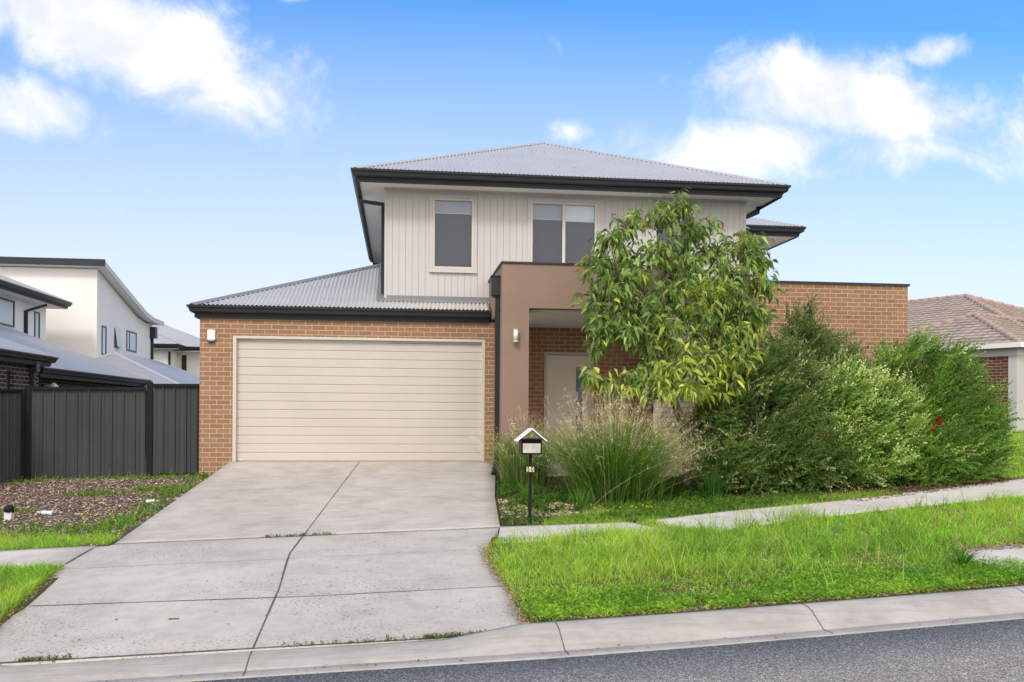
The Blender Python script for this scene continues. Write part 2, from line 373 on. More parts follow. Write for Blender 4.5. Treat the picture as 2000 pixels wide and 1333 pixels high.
# soil beds
NSR_T = [(1.05, -6.3), (2.2, -6.2), (3.6, -6.2), (4.54, -5.8), (6.25, -5.2), (9, -4.6), (17, -2.0)]
NSR_B = [kb(1.05, .46), kb(2.5, .46), kb(4, .46), kb(6, .46), kb(9, .46), kb(13, .46), kb(15.5, .46)]
struct(loft('lawn', NSR_T, NSR_B, lambda x, y: np.minimum(H(x, y)+.012, Hd(np.minimum(x, 1.3), y)+.004+np.clip(x-1.02, 0, 3)*.5), M['soil'], .2, 70, 24))
struct(loft('lawn', [(-14, -8.0), (-4.2, -6.6), (-3.38, -6.6), (-3.30, -7.0)], [kb(-13.5, .46), kb(-5, .46), kb(-3.05, .46)], lambda x, y: np.minimum(H(x, y)+.012, Hd(np.maximum(x, -3.5), y)-.014+np.clip(-3.12-x, 0, 9)*.35), M['soil'], .2, 50, 12))
struct(loft('garden_bed', [(-7.05, .45), (-3.5, .3), (-3.0, .1)], [(-12, -6.6), (-4.4, -6.4), (-3.3, -6.1)], lambda x, y: H(x, y)+.015, M['mulchs'], .2, 40, 40))
struct(loft('garden_bed', [(1.3, .3), (6, .45), (10.3, .45), (11.5, .45)], [(1.2, -5.8), (3.1, -5.75), (5.9, -4.8), (9.6, -3.4)], lambda x, y: H(x, y)+.012, M['gardens'], .2, 40, 40))
struct(loft('lawn', [(10.3, 6.5), (14, 9), (30, 20)], [(9.4, -3.6), (16, -1.2), (40, 8)], lambda x, y: H(x, y)+.014, M['soil'], .2, 40, 40))

# ------------------------------------------------------------------ roof helpers
TP = .405
def corr_slope(mb, O, u, v, width, vmax, vmin=None, pitch=TP, wave=.076, amp=.0115, sub=6):
    O = Vector(O); u = Vector(u); v = Vector(v); ns = max(2, int(width/wave*sub))
    nrm = (v*-pitch+Vector((0, 0, 1))).normalized()
    vs = []; fs = []
    for i in range(ns+1):
        s = width*i/ns; a = amp*math.cos(2*math.pi*s/wave)+amp
        lo = vmin(s) if vmin else 0.; hi = max(vmax(s), lo+.001)
        for t in (lo, hi): vs.append(O+u*s+v*t+Vector((0, 0, pitch*t))+nrm*a)
        if i: k = 2*i; fs.append((k-2, k, k+1, k-1))
    mb.add(vs, fs)
def screws(mb, O, u, v, width, vmax, rows, vmin=None, pitch=TP, wave=.076, every=4):
    O = Vector(O); u = Vector(u); v = Vector(v); nrm = (v*-pitch+Vector((0, 0, 1))).normalized(); sl = (v+Vector((0, 0, pitch))).normalized()
    for t in rows:
        k = 0
        while k*wave*every < width:
            s = k*wave*every; k += 1
            if t > vmax(s)-.05 or (vmin and t < vmin(s)): continue
            c = O+u*s+v*t+Vector((0, 0, pitch*t))+nrm*.024
            h = .009
            mb.add([c+u*h+sl*h, c-u*h+sl*h, c-u*h-sl*h, c+u*h-sl*h]+[c+(u*a+sl*b)*h-nrm*.01 for a, b in ((1, 1), (-1, 1), (-1, -1), (1, -1))],
                   [(0, 1, 2, 3), (0, 4, 5, 1), (1, 5, 6, 2), (2, 6, 7, 3), (3, 7, 4, 0)])
def cap_strip(mb, p0, p1, n1, n2, w=.11, lift=.022, th=.004):
    p0, p1, n1, n2 = map(Vector, (p0, p1, n1, n2)); t = (p1-p0).normalized()
    n1.normalize(); n2.normalize()
    a = n1.cross(t); a.normalize(); b = n2.cross(t); b.normalize()
    if a.z > 0: a = -a
    if b.z > 0: b = -b
    up = ((n1+n2).normalized())
    vs = []
    for p in (p0, p1):
        c = p+up*(lift+.012)
        vs += [c+a*w-up*.004, c, c+b*w-up*.004, c+b*w-up*(.004+th*3), c-up*th*3, c+a*w-up*(.004+th*3)]
    mb.add(vs, [(0, 1, 7, 6), (1, 2, 8, 7), (2, 3, 9, 8), (5, 0, 6, 11), (3, 4, 10, 9), (4, 5, 11, 10), (0, 5, 4, 1), (1, 4, 3, 2), (6, 7, 10, 11), (7, 8, 9, 10)])
GUT = [(0, 0), (0, -.12), (.055, -.125), (.085, -.105), (.10, -.05), (.125, -.03), (.13, .004), (.118, .004), (.11, -.02), (.02, -.02)]
FAS = [(-.022, -.10), (-.022, -.215), (.0, -.215), (.004, -.17), (.012, -.165), (.012, -.10)]
def hip_roof(parent, O, ex, ey, W, D, z, ang_far=True, sub=6, pitch=TP, scr=True, over=.0, name='roof', sides='fblr', mat='roof'):
    """rectangular hip roof; O = front-left eave corner (xy), ex along the front (width W), ey inward (depth D)"""
    ex = Vector((*ex, 0)); ey = Vector((*ey, 0)); O3 = Vector((O[0], O[1], z)); m = min(W, D)/2
    mb = MB(); sc = MB(); cp = MB()
    A, B, C_, D_ = O3, O3+ex*W, O3+ex*W+ey*D, O3+ey*D
    for key, (o, u, v, w) in dict(f=(A, ex, ey, W), r=(B, ey, -ex, D), b=(C_, -ex, -ey, W), l=(D_, -ey, ex, D)).items():
        vm = (lambda w: (lambda s: max(0, min(s, w-s, m))))(w)
        if key in sides:
            corr_slope(mb, o, u, v, w, vm, pitch=pitch, sub=sub)
            if scr and key == 'f': screws(sc, o, u, v, w, vm, [.08, .9, 1.8, 2.7, 3.6], pitch=pitch)
    up = Vector((0, 0, 1)); nf = up-ey*pitch; nb = up+ey*pitch; nl = up-ex*pitch; n_r = up+ex*pitch
    top = Vector((0, 0, pitch*m))
    if W >= D: R1, R2 = A+ex*m+ey*m+top, B-ex*m+ey*m+top; q = [(A, R1), (D_, R1), (B, R2), (C_, R2)]; rn = (nf, nb)
    else: R1, R2 = A+ex*m+ey*m+top, D_+ex*m-ey*m+top; q = [(A, R1), (B, R1), (D_, R2), (C_, R2)]; rn = (nl, n_r)
    nn = {0: (nf, nl)}
    for (c, r_) in q:
        sx = 1 if (c-A).dot(ex) < W/2 else -1; sy = 1 if (c-A).dot(ey) < D/2 else -1
        cap_strip(cp, c, r_, up-ey*pitch*sy, up-ex*pitch*sx)
    if (R1-R2).length > .05: cap_strip(cp, R1, R2, *rn)
    r = mb.build2(sc, name, M[mat], M['dark'], parent)
    cp.build('ridge_cap', M['roof'], r)
    return r, (A, B, C_, D_)
def eaves(parent, path, closed=True, inner=.0):
    # path runs so that the outside is on the right-hand side
    g = MB().sweep(path, GUT, closed).build('gutter', M['gutter'], parent)
    f = MB().sweep(path, FAS, closed).build('fascia', M['dark'], parent)
    return g, f

# ------------------------------------------------------------------ main house
house = empty('house', (3.3, 0, 0), 'two-storey house with tan brick garage, cream upper floor and grey steel roofs behind the driveway', 'house')
W_ = MB()
W_.box(-3.57, -2.99, 0, .11, -.6, 2.62).box(1.585, 1.80, 0, .11, -.4, 2.62).box(-2.99, 1.585, 0, .11, 2.285, 2.62)
W_.box(-3.57, -3.46, .11, 6.0, -.6, 2.62)
W_.box(-3.46, 1.7, 5.9, 6.0, -.6, 2.62)
garage = W_.build('garage_wall', M['brick'], house)
pm = MB().box(1.78, 4.95, 1.4, 1.5, -.4, 2.14+.57)
# porch back wall with door opening
pm = MB().box(1.78, 2.93, 1.4, 1.5, -.4, 2.70).box(3.97, 5.2, 1.4, 1.5, -.4, 2.70).box(2.93, 3.97, 1.4, 1.5, 2.17, 2.70).box(1.78, 1.88, .112, 1.4, -.4, 2.70)
pm.build('porch_wall', M['porchbrick'], house)
# garage door
gd = MB(); n = 14; z0, z1 = .012, 2.20
prof = []; hh = (z1-z0)/n
for i in range(n):
    a = z0+i*hh; prof += [(0.012, a), (.0, a+.008), (.0, a+hh-.014), (.003, a+hh-.008), (.012, a+hh-.006)]
vs = [(x, .075+o, z) for x in (-2.93, 1.53) for o, z in prof]; k = len(prof)
gd.add(vs, [(i, k+i, k+i+1, i+1) for i in range(k-1)])
gd.box(-2.93, 1.53, .09, .10, z0, z1)
door = gd.build('garage_door', M['gdoor'], house)
MB().box(-2.93, 1.53, .068, .09, z1+.002, 2.235).box(-2.93, 1.53, .06, .075, .002, .012).build('top_rail', M['gdoor'], door)
box('door_badge', M['steel'], door, -2.90, -2.82, .069, .0745, .03, .05)
MB().box(-2.99, -2.93, -.004, .10, 0, 2.283).box(1.53, 1.585, -.004, .10, 0, 2.283).box(-2.93, 1.53, -.004, .10, 2.235, 2.283).build('door_frame', M['trim'], house, bevel=.006)
box('garage_floor', M['slab'], house, -3.45, 1.7, .121, 5.9, -.3, -.002)
# garage roof: front slope, left slope, back slope
EX0, EY0, EZ = -3.70, -.11, 2.815; RS = 3.32
gr = MB(); sc = MB(); cp = MB()
WL = -.28
vm = lambda s: max(.0, min(s, RS))
def vmin0(s): return 0
def vmf(s):
    x = EX0+s
    return max(0, min(s, RS)) if x < WL else .60
corr_slope(gr, (EX0, EY0, EZ), Vector((1, 0, 0)), Vector((0, 1, 0)), 1.66-EX0, vmf, sub=8)
screws(sc, (EX0, EY0, EZ), Vector((1, 0, 0)), Vector((0, 1, 0)), 1.60-EX0, vmf, [.06, .5, 1.3, 2.1, 2.9], every=2)
corr_slope(gr, (EX0, EY0+2*RS, EZ), Vector((0, -1, 0)), Vector((1, 0, 0)), 2*RS, lambda s: max(0, min(s, 2*RS-s)), sub=4)
corr_slope(gr, (1.66, EY0+2*RS, EZ), Vector((-1, 0, 0)), Vector((0, -1, 0)), 1.66-EX0, lambda s: max(0, min(1.66-EX0-s, RS)), sub=4)
groof = gr.build2(sc, 'garage_roof', M['roof'], M['dark'], house)
up = Vector((0, 0, 1)); nf = Vector((0, -TP, 1)); nl = Vector((-TP, 0, 1)); nb = Vector((0, TP, 1)); n_r = Vector((TP, 0, 1))
ap = (EX0+RS, EY0+RS, EZ+TP*RS)
cap_strip(cp, (EX0, EY0, EZ), ap, nf, nl, .13); cap_strip(cp, (EX0, EY0+2*RS, EZ), ap, nb, nl, .13)
# wall flashings lying on the slope
def zr(y): return EZ+TP*(y-EY0)
def onroof(mb, x0, x1, y0, y1, dz=.028):
    mb.add([(x0, y0, zr(y0)+dz), (x1, y0, zr(y0)+dz), (x1, y1, zr(y1)+dz), (x0, y1, zr(y1)+dz), (x0, y0, zr(y0)+dz-.012), (x1, y0, zr(y0)+dz-.012), (x1, y1, zr(y1)+dz-.012), (x0, y1, zr(y1)+dz-.012)],
           [(0, 1, 2, 3), (0, 4, 5, 1), (0, 3, 7, 4), (1, 5, 6, 2)])
onroof(cp, WL-.17, WL+.0, .40, EY0+RS+.02); onroof(cp, WL-.17, 1.66, .30, .52, .031)
cp.box(WL-.012, WL-.002, .5, EY0+RS, zr(.5)+.0, zr(EY0+RS)+.0+.09) if False else None
cp.box(-.30, 1.70, .484, .494, zr(.48)+.02, zr(.48)+.085)
cp.build('roof_flashing', M['flash'], groof)
path = [(EX0+.06, EY0+2*RS, EZ-.01), (EX0+.06, EY0+.06, EZ-.01), (1.655, EY0+.06, EZ-.01)]
eaves(house, path, False)
box('eave_lining', M['dark'], house, -3.66, 1.66, -.045, .0, 2.60, 2.63)
# upper storey: real boards over a dark backing, cut round the windows
UX0, UX1, UY, UZ0, UZ1 = -.28, 6.83, .5, 3.14, 5.19
WINS = [(.60, 1.41, 3.66, 5.03), (2.49, 3.82, 3.60, 5.03), (4.97, 5.77, 3.72, 5.03)]
bd = MB(); edges = sorted(set([UX0+.004+i*.125 for i in range(58) if UX0+i*.125 < UX1-.03]+[UX1]+[w for W in WINS for w in W[:2]]))
for a, b in zip(edges, edges[1:]):
    if b-a < .008: continue
    iv = [(2.9, UZ1)]
    for (x0, x1, zz0, zz1) in WINS:
        if a >= x0-.001 and b <= x1+.001: iv = [(2.9, zz0), (zz1, UZ1)]
    isb = lambda e: any(abs(e-w) < .002 for W in WINS for w in W[:2])
    g0 = 0 if isb(a) else .0025; g1 = 0 if isb(b) else .0025
    for c, d in iv: bd.box(a+g0, b-g1, UY-.012, UY, c, d)
# side cladding
for i in range(60):
    y = .506+i*.125
    bd.box(UX0-.012, UX0-.0, y, y+.12, 2.9 if y > 3.4 else max(2.9, zr(y)-.3), UZ1); bd.box(UX1+.0, UX1+.012, y, y+.12, 2.4, UZ1)
wl = bd.build('upper_wall', M['clad'], house)
bk = MB()
def wall_with_holes(mb, x0, x1, y0, y1, z0, z1, holes):
    e = sorted(set([x0, x1]+[h for H_ in holes for h in H_[:2]]))
    for a, b in zip(e, e[1:]):
        hs = [h for h in holes if a >= h[0]-1e-6 and b <= h[1]+1e-6]
        if hs: mb.box(a, b, y0, y1, z0, hs[0][2]); mb.box(a, b, y0, y1, hs[0][3], z1)
        else: mb.box(a, b, y0, y1, z0, z1)
wall_with_holes(bk, UX0+.001, UX1-.001, UY+.002, UY+.10, 2.7, UZ1, WINS)
bk.box(UX0+.001, UX0+.1, UY+.1, 8, 2.7, UZ1).box(UX1-.1, UX1-.001, UY+.1, 8, -.3, UZ1).box(UX0+.1, UX1-.1, 7.9, 8, -.3, UZ1)
bk.box(UX0+.1, UX1-.1, 2.4, 2.45, 2.7, UZ1)
bk.build('wall_lining', M['clad'], house)
MB().box(UX0-.02, UX0+.03, UY-.022, UY-.012, 2.95, UZ1).build('corner_trim', M['clad'], house); MB().box(UX1-.03, UX1+.02, UY-.022, UY-.012, 2.5, UZ1).build('corner_trim', M['clad'], house)
def ring(mb, x0, x1, y0, y1, z0, z1, w, wb=None):
    wb = wb or w
    mb.box(x0, x0+w, y0, y1, z0, z1).box(x1-w, x1, y0, y1, z0, z1).box(x0+w, x1-w, y0, y1, z1-w, z1).box(x0+w, x1-w, y0, y1, z0, z0+wb); return mb
def window(x0, x1, z0, z1, kind):
    t = ring(MB(), x0-.05, x1+.05, UY-.034, UY-.0121, z0-.05, z1+.05, .058).build('window', M['clad'], house, bevel=.003)
    f = ring(MB(), x0+.009, x1-.009, UY-.03, UY+.05, z0+.009, z1-.009, .042)
    if kind == 'slide': f.box((x0+x1)/2-.028, (x0+x1)/2+.028, UY-.028, UY+.04, z0+.052, z1-.052)
    f = f.build('frame', M['trim'], t, bevel=.003)
    MB().box(x0+.05, x1-.05, UY+.012, UY+.016, z0+.05, z1-.05).build('pane', M['glass'], t)
    MB().box(x0+.04, x1-.04, UY+.07, UY+.075, z0+.03, z1-.03).build('screen', M['sheer'], t)
    h = (z1-z0)*.2
    if kind == 'slide':
        m_ = (x0+x1)/2
        box('blind', M['blind'], t, x0+.045, m_-.02, UY+.045, UY+.052, z1-.045-h, z1-.045)
        b = box('blind', M['blindw'], t, m_+.02, x1-.045, UY+.045, UY+.052, z1-.045-h*1.08, z1-.045)
        box('blind_rail', M['white'], b, m_+.02, x1-.045, UY+.04, UY+.056, z1-.06-h*1.08, z1-.046-h*1.08)
        box('blind_rail', M['white'], b, x0+.045, m_-.02, UY+.04, UY+.056, z1-.06-h, z1-.046-h)
    else:
        b = box('blind', M['blind'], t, x0+.045, x1-.045, UY+.045, UY+.052, z1-.045-h*.85, z1-.045)
        box('blind_rail', M['white'], b, x0+.045, x1-.045, UY+.04, UY+.056, z1-.06-h*.85, z1-.046-h*.85)
    MB().add([(x0-.05, UY-.06, z0-.052), (x1+.05, UY-.06, z0-.052), (x1+.05, UY-.012, z0-.044), (x0-.05, UY-.012, z0-.044), (x0-.05, UY-.06, z0-.066), (x1+.05, UY-.06, z0-.066), (x1+.05, UY-.012, z0-.066), (x0-.05, UY-.012, z0-.066)],
             [(0, 1, 2, 3), (0, 4, 5, 1), (1, 5, 6, 2), (3, 7, 4, 0), (4, 7, 6, 5), (2, 6, 7, 3)]).build('sill', M['clad'], t)
for w, k in zip(WINS, ('fix', 'slide', 'fix')): window(*w, k)
# upper roof
RX0, RX1, RY0, RZ, RD = -.84, 7.42, -.12, 5.36, 8.26
UP = .452
r, cs = hip_roof(house, (RX0, RY0), (1, 0), (0, 1), RX1-RX0, 9.6, RZ, name='upper_roof', sub=8, pitch=UP)
ins = .06
eaves(house, [(RX0+ins, RY0+9.6-ins, RZ-.01), (RX0+ins, RY0+ins, RZ-.01), (RX1-ins, RY0+ins, RZ-.01), (RX1-ins, RY0+9.6-ins, RZ-.01)], True)
MB().box(RX0+ins+.001, RX1-ins-.001, RY0+ins+.001, RY0+9.6-ins, UZ1-.006, UZ1+.02).build('soffit', M['soffit'], house)
MB().box(UX0-.03, UX1+.03, UY-.03, UY-.013, UZ1-.045, UZ1-.007).build('soffit_bead', M['clad'], house)
# rear wing roof on the right
box('rear_wall', M['clad'], house, 6.85, 8.78, 4.1, 8, 2.2, 5.18)
hip_roof(house, (5.2, 3.5), (1, 0), (0, 1), 4.25, 5.2, 5.36, name='rear_roof', scr=False)
eaves(house, [(6.9, 3.56, 5.35), (9.39, 3.56, 5.35), (9.39, 8.6, 5.35)], False)
MB().box(6.86, 9.385, 3.57, 8.6, 5.165, 5.19).build('soffit', M['soffit'], house)
# downpipes at the upper corners
def rect_pipe(mb, pts, a=.05, b=.035):
    for p, q in zip(pts, pts[1:]):
        p, q = Vector(p), Vector(q); t = (q-p).normalized(); s = t.cross(Vector((0, 1, 0)) if abs(t.y) < .9 else Vector((1, 0, 0))).normalized(); w = t.cross(s)
        vs = [c+s*i*a/2*1.4+w*j*b for c in (p-t*.01, q+t*.01) for i, j in ((1, 1), (-1, 1), (-1, -1), (1, -1))]
        mb.add(vs, [(0, 1, 2, 3), (7, 6, 5, 4), (0, 4, 5, 1), (1, 5, 6, 2), (2, 6, 7, 3), (3, 7, 4, 0)])
dp = MB(); rect_pipe(dp, [(-.80, 1.2, 5.16), (-.78, 1.15, 5.06), (-.335, .66, 4.90), (-.33, .66, 3.2)], .045, .022); dp.build('downpipe', M['dark'], house)
dp = MB(); rect_pipe(dp, [(7.30, .95, 5.2), (7.28, .95, 5.06), (6.92, .8, 4.90), (6.90, .8, 3.6)], .05, .028); dp.build('downpipe', M['dark'], house)
# portico
PX0, PX1, PY, PT = 1.70, 5.15, -1.75, 3.43
po = MB().box(PX0, 2.16, PY, PY+.45, -.5, 2.69).box(PX0, PX1, PY, PY+.22, 2.69, PT).box(PX0, PX0+.10, PY+.22, .48, 2.655, PT).box(PX1-.1, PX1, PY+.22, .48, 2.655, PT).box(4.62, PX1, PY, PY+.45, 2.655, 2.69)
po.build('portico', M['render'], house)
MB().box(PX0+.1, PX1-.1, PY+.22, 1.4, 2.66, 2.69).build('porch_ceiling', M['soffit'], house)
cpg = MB().box(PX0-.02, PX1+.02, PY-.02, PY+.24, PT+.001, PT+.035).box(PX0-.02, PX0+.12, PY+.24, .485, PT+.001, PT+.035).box(PX1-.12, PX1+.02, PY+.24, .485, PT+.001, PT+.035)
cpg.build('capping', M['gutter'], house)
box('portico_roof', M['roof'], house, PX0+.11, PX1-.11, PY+.23, .48, 3.1, 3.13)
box('stone_pier', M['stone'], house, 4.45, 5.3, PY+.02, PY+.43, -.5, 2.65)
box('porch_floor', M['slab'], house, 1.81, 5.2, PY+.46, 1.39, -.5, -.03)
# front door
fd = ring(MB(), 2.934, 3.966, 1.37, 1.46, -.03, 2.166, .05).build('front_door', M['trim'], house)
DX0, DX1 = 2.985, 3.915
d_ = MB(); gx0, gx1, gz0, gz1 = 3.60, 3.74, .5, 1.87
wall_with_holes(d_, DX0, DX1, 1.405, 1.445, .0, 2.105, [(gx0, gx1, gz0, gz1)])
d_.build('door_leaf', M['fdoor'], fd)
MB().box(gx0, gx1, 1.42, 1.426, gz0, gz1).build('pane', M['glass'], fd)
MB().box(gx0-.01, gx1+.01, 1.45, 1.455, gz0, gz1).build('glass_backing', M['blind'], fd)
MB().tube([(3.83, 1.40, .95), (3.83, 1.36, .95), (3.83, 1.36, 1.25), (3.83, 1.40, 1.25)], .011, 8).build('handle', M['steel'], fd)
box('head_shadow_gap', M['black'], fd, 2.985, 3.915, 1.425, 1.44, 2.106, 2.115)
# rain head and downpipe on the portico side
rh = MB().box(1.545, 1.698, -1.50, -1.33, 2.93, 3.24).build('rain_head', M['gutter'], house, bevel=.006)
MB().box(1.535, 1.699, -1.51, -1.32, 3.24, 3.262).build('lip', M['dark'], rh); MB().box(1.57, 1.698, -1.48, -1.35, 2.90, 2.93).build('outlet', M['dark'], rh)
dp = MB().box(1.62, 1.694, -1.46, -1.38, .08, 2.90); rect_pipe(dp, [(1.66, -1.42, .1), (1.60, -1.62, -.10)], .06, .04)
dp.build('downpipe', M['dark'], house)
# right single-storey brick wall with steel capping
MB().box(5.21, 10.2, .30, .41, -.5, 3.53).box(10.09, 10.2, .41, 7, -.5, 3.53).build('side_wall', M['brick'], house)
MB().box(5.15, 10.23, .27, .45, 3.531, 3.575).box(10.06, 10.23, .45, 7, 3.531, 3.575).build('capping', M['gutter'], house)
box('flat_roof', M['roof'], house, 6.85, 10.08, .45, 7, 3.2, 3.23)

# ------------------------------------------------------------------ fittings
lamp = empty('wall_light', (1.93, -1.75, 2.2), 'small cylindrical steel up-and-down light on the brown rendered pillar', 'wall light')
MB().tube([(1.93, -1.82, 2.125), (1.93, -1.82, 2.31)], .042, 20).build('body', M['steel'], lamp, True)
MB().tube([(1.93, -1.82, 2.108), (1.93, -1.82, 2.124)], .047, 20).build('rim', M['steel'], lamp, True); MB().tube([(1.93, -1.82, 2.311), (1.93, -1.82, 2.322)], .047, 20).build('rim', M['steel'], lamp, True)
box('bracket', M['steel'], lamp, 1.90, 1.96, -1.785, -1.75, 2.15, 2.28)
al = empty('alarm_siren', (-3.36, 0, 2.27), 'white alarm siren box with a blue base on the tan brick beside the garage door', 'alarm')
box('cover', M['alarm'], al, -3.435, -3.295, -.055, 0, 2.19, 2.38, bevel=.018)
box('strobe', M['blue'], al, -3.428, -3.302, -.048, -.002, 2.15, 2.195, bevel=.012)

# letterbox
lb = empty('letterbox', (1.645, -5.45, -.51), 'black post-mounted letterbox with a white gable roof and number 50 beside the driveway', 'letterbox')
LX, LY = 1.652, -5.45
MB().box(LX-.020, LX+.020, LY-.02, LY+.02, -.6, .40).build('post', M['black'], lb, bevel=.003)
bod = MB().box(LX-.13, LX-.116, LY-.12, LY+.12, .405, .585).box(LX+.116, LX+.13, LY-.12, LY+.12, .405, .585).box(LX-.116, LX+.116, LY-.12, LY+.12, .405, .42).box(LX-.116, LX+.116, LY+.108, LY+.12, .42, .585)
bod.box(LX-.116, LX+.116, LY-.12, LY-.10, .545, .553).box(LX-.13, LX+.13, LY-.135, LY+.12, .586, .60)
bod = bod.build('box', M['black'], lb)
box('front_panel', M['facia'], bod, LX-.112, LX+.112, LY-.128, LY-.11, .424, .542, bevel=.002)
box('slot', M['black'], bod, LX-.115, LX+.115, LY-.09, LY-.08, .553, .585)
gb = MB(); ym, yM = LY-.15, LY+.14
for s in (-1, 1):
    a = [(LX, .735), (LX+s*.195, .578), (LX+s*.19, .566), (LX, .718)]
    vs = [(x, y, z) for y in (ym, yM) for x, z in a]
    gb.add(vs, [(0, 1, 2, 3), (7, 6, 5, 4), (0, 4, 5, 1), (1, 5, 6, 2), (2, 6, 7, 3), (3, 7, 4, 0)])
gb.build('roof', M['lidwhite'], lb)
npz = box('number_plate', M['black'], lb, LX-.085, LX+.085, LY-.028, LY-.021, .175, .25)
for i, (ch, cx) in enumerate((('5', LX-.027), ('0', LX+.022))):
    t_ = box('number_tile', M['number'], npz, cx-.0235, cx+.0235, LY-.032, LY-.0285, .18, .245)
    cu = bpy.data.curves.new('digit', 'FONT'); cu.body = ch; cu.size = .088; cu.align_x = 'CENTER'; cu.align_y = 'CENTER'; cu.extrude = .001; cu.offset = .0022
    tmp = bpy.data.objects.new('tmp', cu); COL.objects.link(tmp)
    dg = bpy.context.evaluated_depsgraph_get(); me = bpy.data.meshes.new_from_object(tmp.evaluated_get(dg)); bpy.data.objects.remove(tmp)
    me.transform(Matrix.Translation((cx, LY-.0335, .2125)) @ Matrix.Rotation(math.pi/2, 4, 'X') @ Matrix.Scale(.72, 4, (1, 0, 0)))
    link('digit', me, M['black'], t_)

# ------------------------------------------------------------------ fences
def fence_run(root, p0, p1, zb0, zb1, zt0, zt1, rib=.2, depth=.028):
    p0, p1 = Vector((*p0, 0)), Vector((*p1, 0)); ln = (p1-p0).length; u = (p1-p0)/ln; n = Vector((u.y, -u.x, 0))
    pts = []; s = 0
    while s < ln:
        for a, o in ((0, 0), (.045*rib/.2, 0), (.06*rib/.2, .35), (.075*rib/.2, 0), (.155*rib/.2, 0), (.168*rib/.2, 1), (.187*rib/.2, 1)):
            if s+a <= ln: pts.append((s+a, o*depth))
        s += rib
    pts.append((ln, 0)); vs = []
    for a, o in pts:
        f = a/ln; P = p0+u*a+n*o; vs += [(P.x, P.y, zb0+(zb1-zb0)*f+.04), (P.x, P.y, zt0+(zt1-zt0)*f-.03)]
    MB().add(vs, [(2*i, 2*i+2, 2*i+3, 2*i+1) for i in range(len(pts)-1)]).build('panel', M['fence'], root)
    for zb, zt in ((zb0, zb1), (zt0-.055, zt1-.055)):
        mb = MB(); c = []
        for f, z in ((0, zb), (1, zt)):
            P = p0+u*ln*f
            c += [P+n*.05+Vector((0, 0, z)), P-n*.02+Vector((0, 0, z)), P-n*.02+Vector((0, 0, z+.055)), P+n*.05+Vector((0, 0, z+.055))]
        mb.add(c, [(0, 1, 2, 3), (7, 6, 5, 4), (0, 4, 5, 1), (1, 5, 6, 2), (2, 6, 7, 3), (3, 7, 4, 0)]).build('rail', M['post'], root)
def fpost(root, x, y, z0, z1, w=.05): box('post', M['post'], root, x-w, x+w, y-.03, y+.03, z0, z1)
f1 = empty('steel_fence', (-5.6, .4, -.4), 'dark grey ribbed steel fence facing the street, left of the brick garage corner', 'fence')
fence_run(f1, (-6.57, .40), (-4.60, .40), -.40, -.335, 1.335, 1.345)
fpost(f1, -6.63, .40, -.55, 1.36); fpost(f1, -4.53, .40, -.45, 1.44)
box('plinth_board', M['white'], f1, -6.5, -5.42, .39, .43, -.50, -.405)
box('plinth_board', M['flash'], f1, -5.41, -4.6, .39, .43, -.46, -.355)
f3 = empty('side_gate', (-4.0, .4, -.3), 'narrow dark grey ribbed steel gate panel against the brick garage corner', 'gate')
fence_run(f3, (-4.47, .40), (-3.60, .40), -.285, -.275, 1.41, 1.415)
f2 = empty('boundary_fence', (-7.05, -1, -.5), 'dark grey corrugated steel boundary fence running towards the street at the left edge', 'fence')
fence_run(f2, (-6.72, .42), (-7.12, -1.6), -.50, -.62, 1.28, 1.22, rib=.2, depth=.04)
fence_run(f2, (-7.12, -1.6), (-7.5, -3.6), -.62, -.72, 1.1, .6, rib=.2, depth=.04)
fpost(f2, -6.70, .37, -.6, 1.30, .03)

# ------------------------------------------------------------------ neighbouring houses
# A: dark brick house with cream upper floor (left)
hA = empty('neighbour_house', (-11, 8, -.8), 'nearest left neighbour, dark brick below and cream upper floor, behind the fence', 'house')
MB().box(-14, -8.05, -2, 2.95, -1.2, 2.0).box(-14, -8.05, 3.3, 4.62, -1.2, 2.0).box(-14, -8.05, 2.95, 3.3, -1.2, .75).box(-14, -8.05, 2.95, 3.3, 1.72, 2.0).build('brick_wall', M['darkbrick'], hA)
box('window', M['frame_dark'], hA, -13, -8.12, 2.96, 3.29, .76, 1.71)
MB().box(-14, -8.62, 4.62, 14.3, -1.2, 1.82).build('brick_wall', M['darkbrick'], hA)
hip_roof(hA, (-14.2, -3.0), (1, 0), (0, 1), 6.35, 7.95, 2.12, scr=False, sub=4, name='roof', mat='roof2')
eaves(hA, [(-14.2, -2.9, 2.11), (-7.9, -2.9, 2.11), (-7.9, 4.9, 2.11), (-14.2, 4.9, 2.11)], False)
hip_roof(hA, (-18.4, 4.6), (1, 0), (0, 1), 10.2, 10.1, 1.90, scr=False, sub=4, name='roof', pitch=.43, mat='roof2')
eaves(hA, [(-14, 5.3, 1.89), (-8.28, 5.3, 1.89), (-8.28, 14.65, 1.89), (-17, 14.65, 1.89)], False)
dp = MB().box(-8.04, -7.96, 4.1, 4.2, -1, 1.95).build('downpipe', M['dark'], hA)
box('rain_head', M['gutter'], hA, -8.04, -7.88, 4.05, 4.25, 1.75, 1.98)
dp = MB().box(-8.61, -8.53, 5.75, 5.83, -1, 1.8).build('downpipe', M['dark'], hA)
MB().tube([(-8.60, 6.4, 1.5), (-8.42, 6.4, 1.5)], .02).tube([(-8.42, 6.4, 1.53), (-8.32, 6.4, 1.42)], [.08, .09], 12).build('flood_light', M['white'], hA, True)
MB().box(-17.0, -12.2, 2, 16.2, 1.2, 4.5).build('upper_wall', M['cream'], hA)
eaves(hA, [(-11.66, 1.0, 4.66), (-11.66, 16.7, 4.66), (-17.5, 16.7, 4.66)], False) if False else None
r_ = [(-17.6, 1.4, 4.68), (-11.66, 1.4, 4.68), (-11.66, 16.7, 4.68), (-17.6, 16.7, 4.68)]
eaves(hA, r_, True)
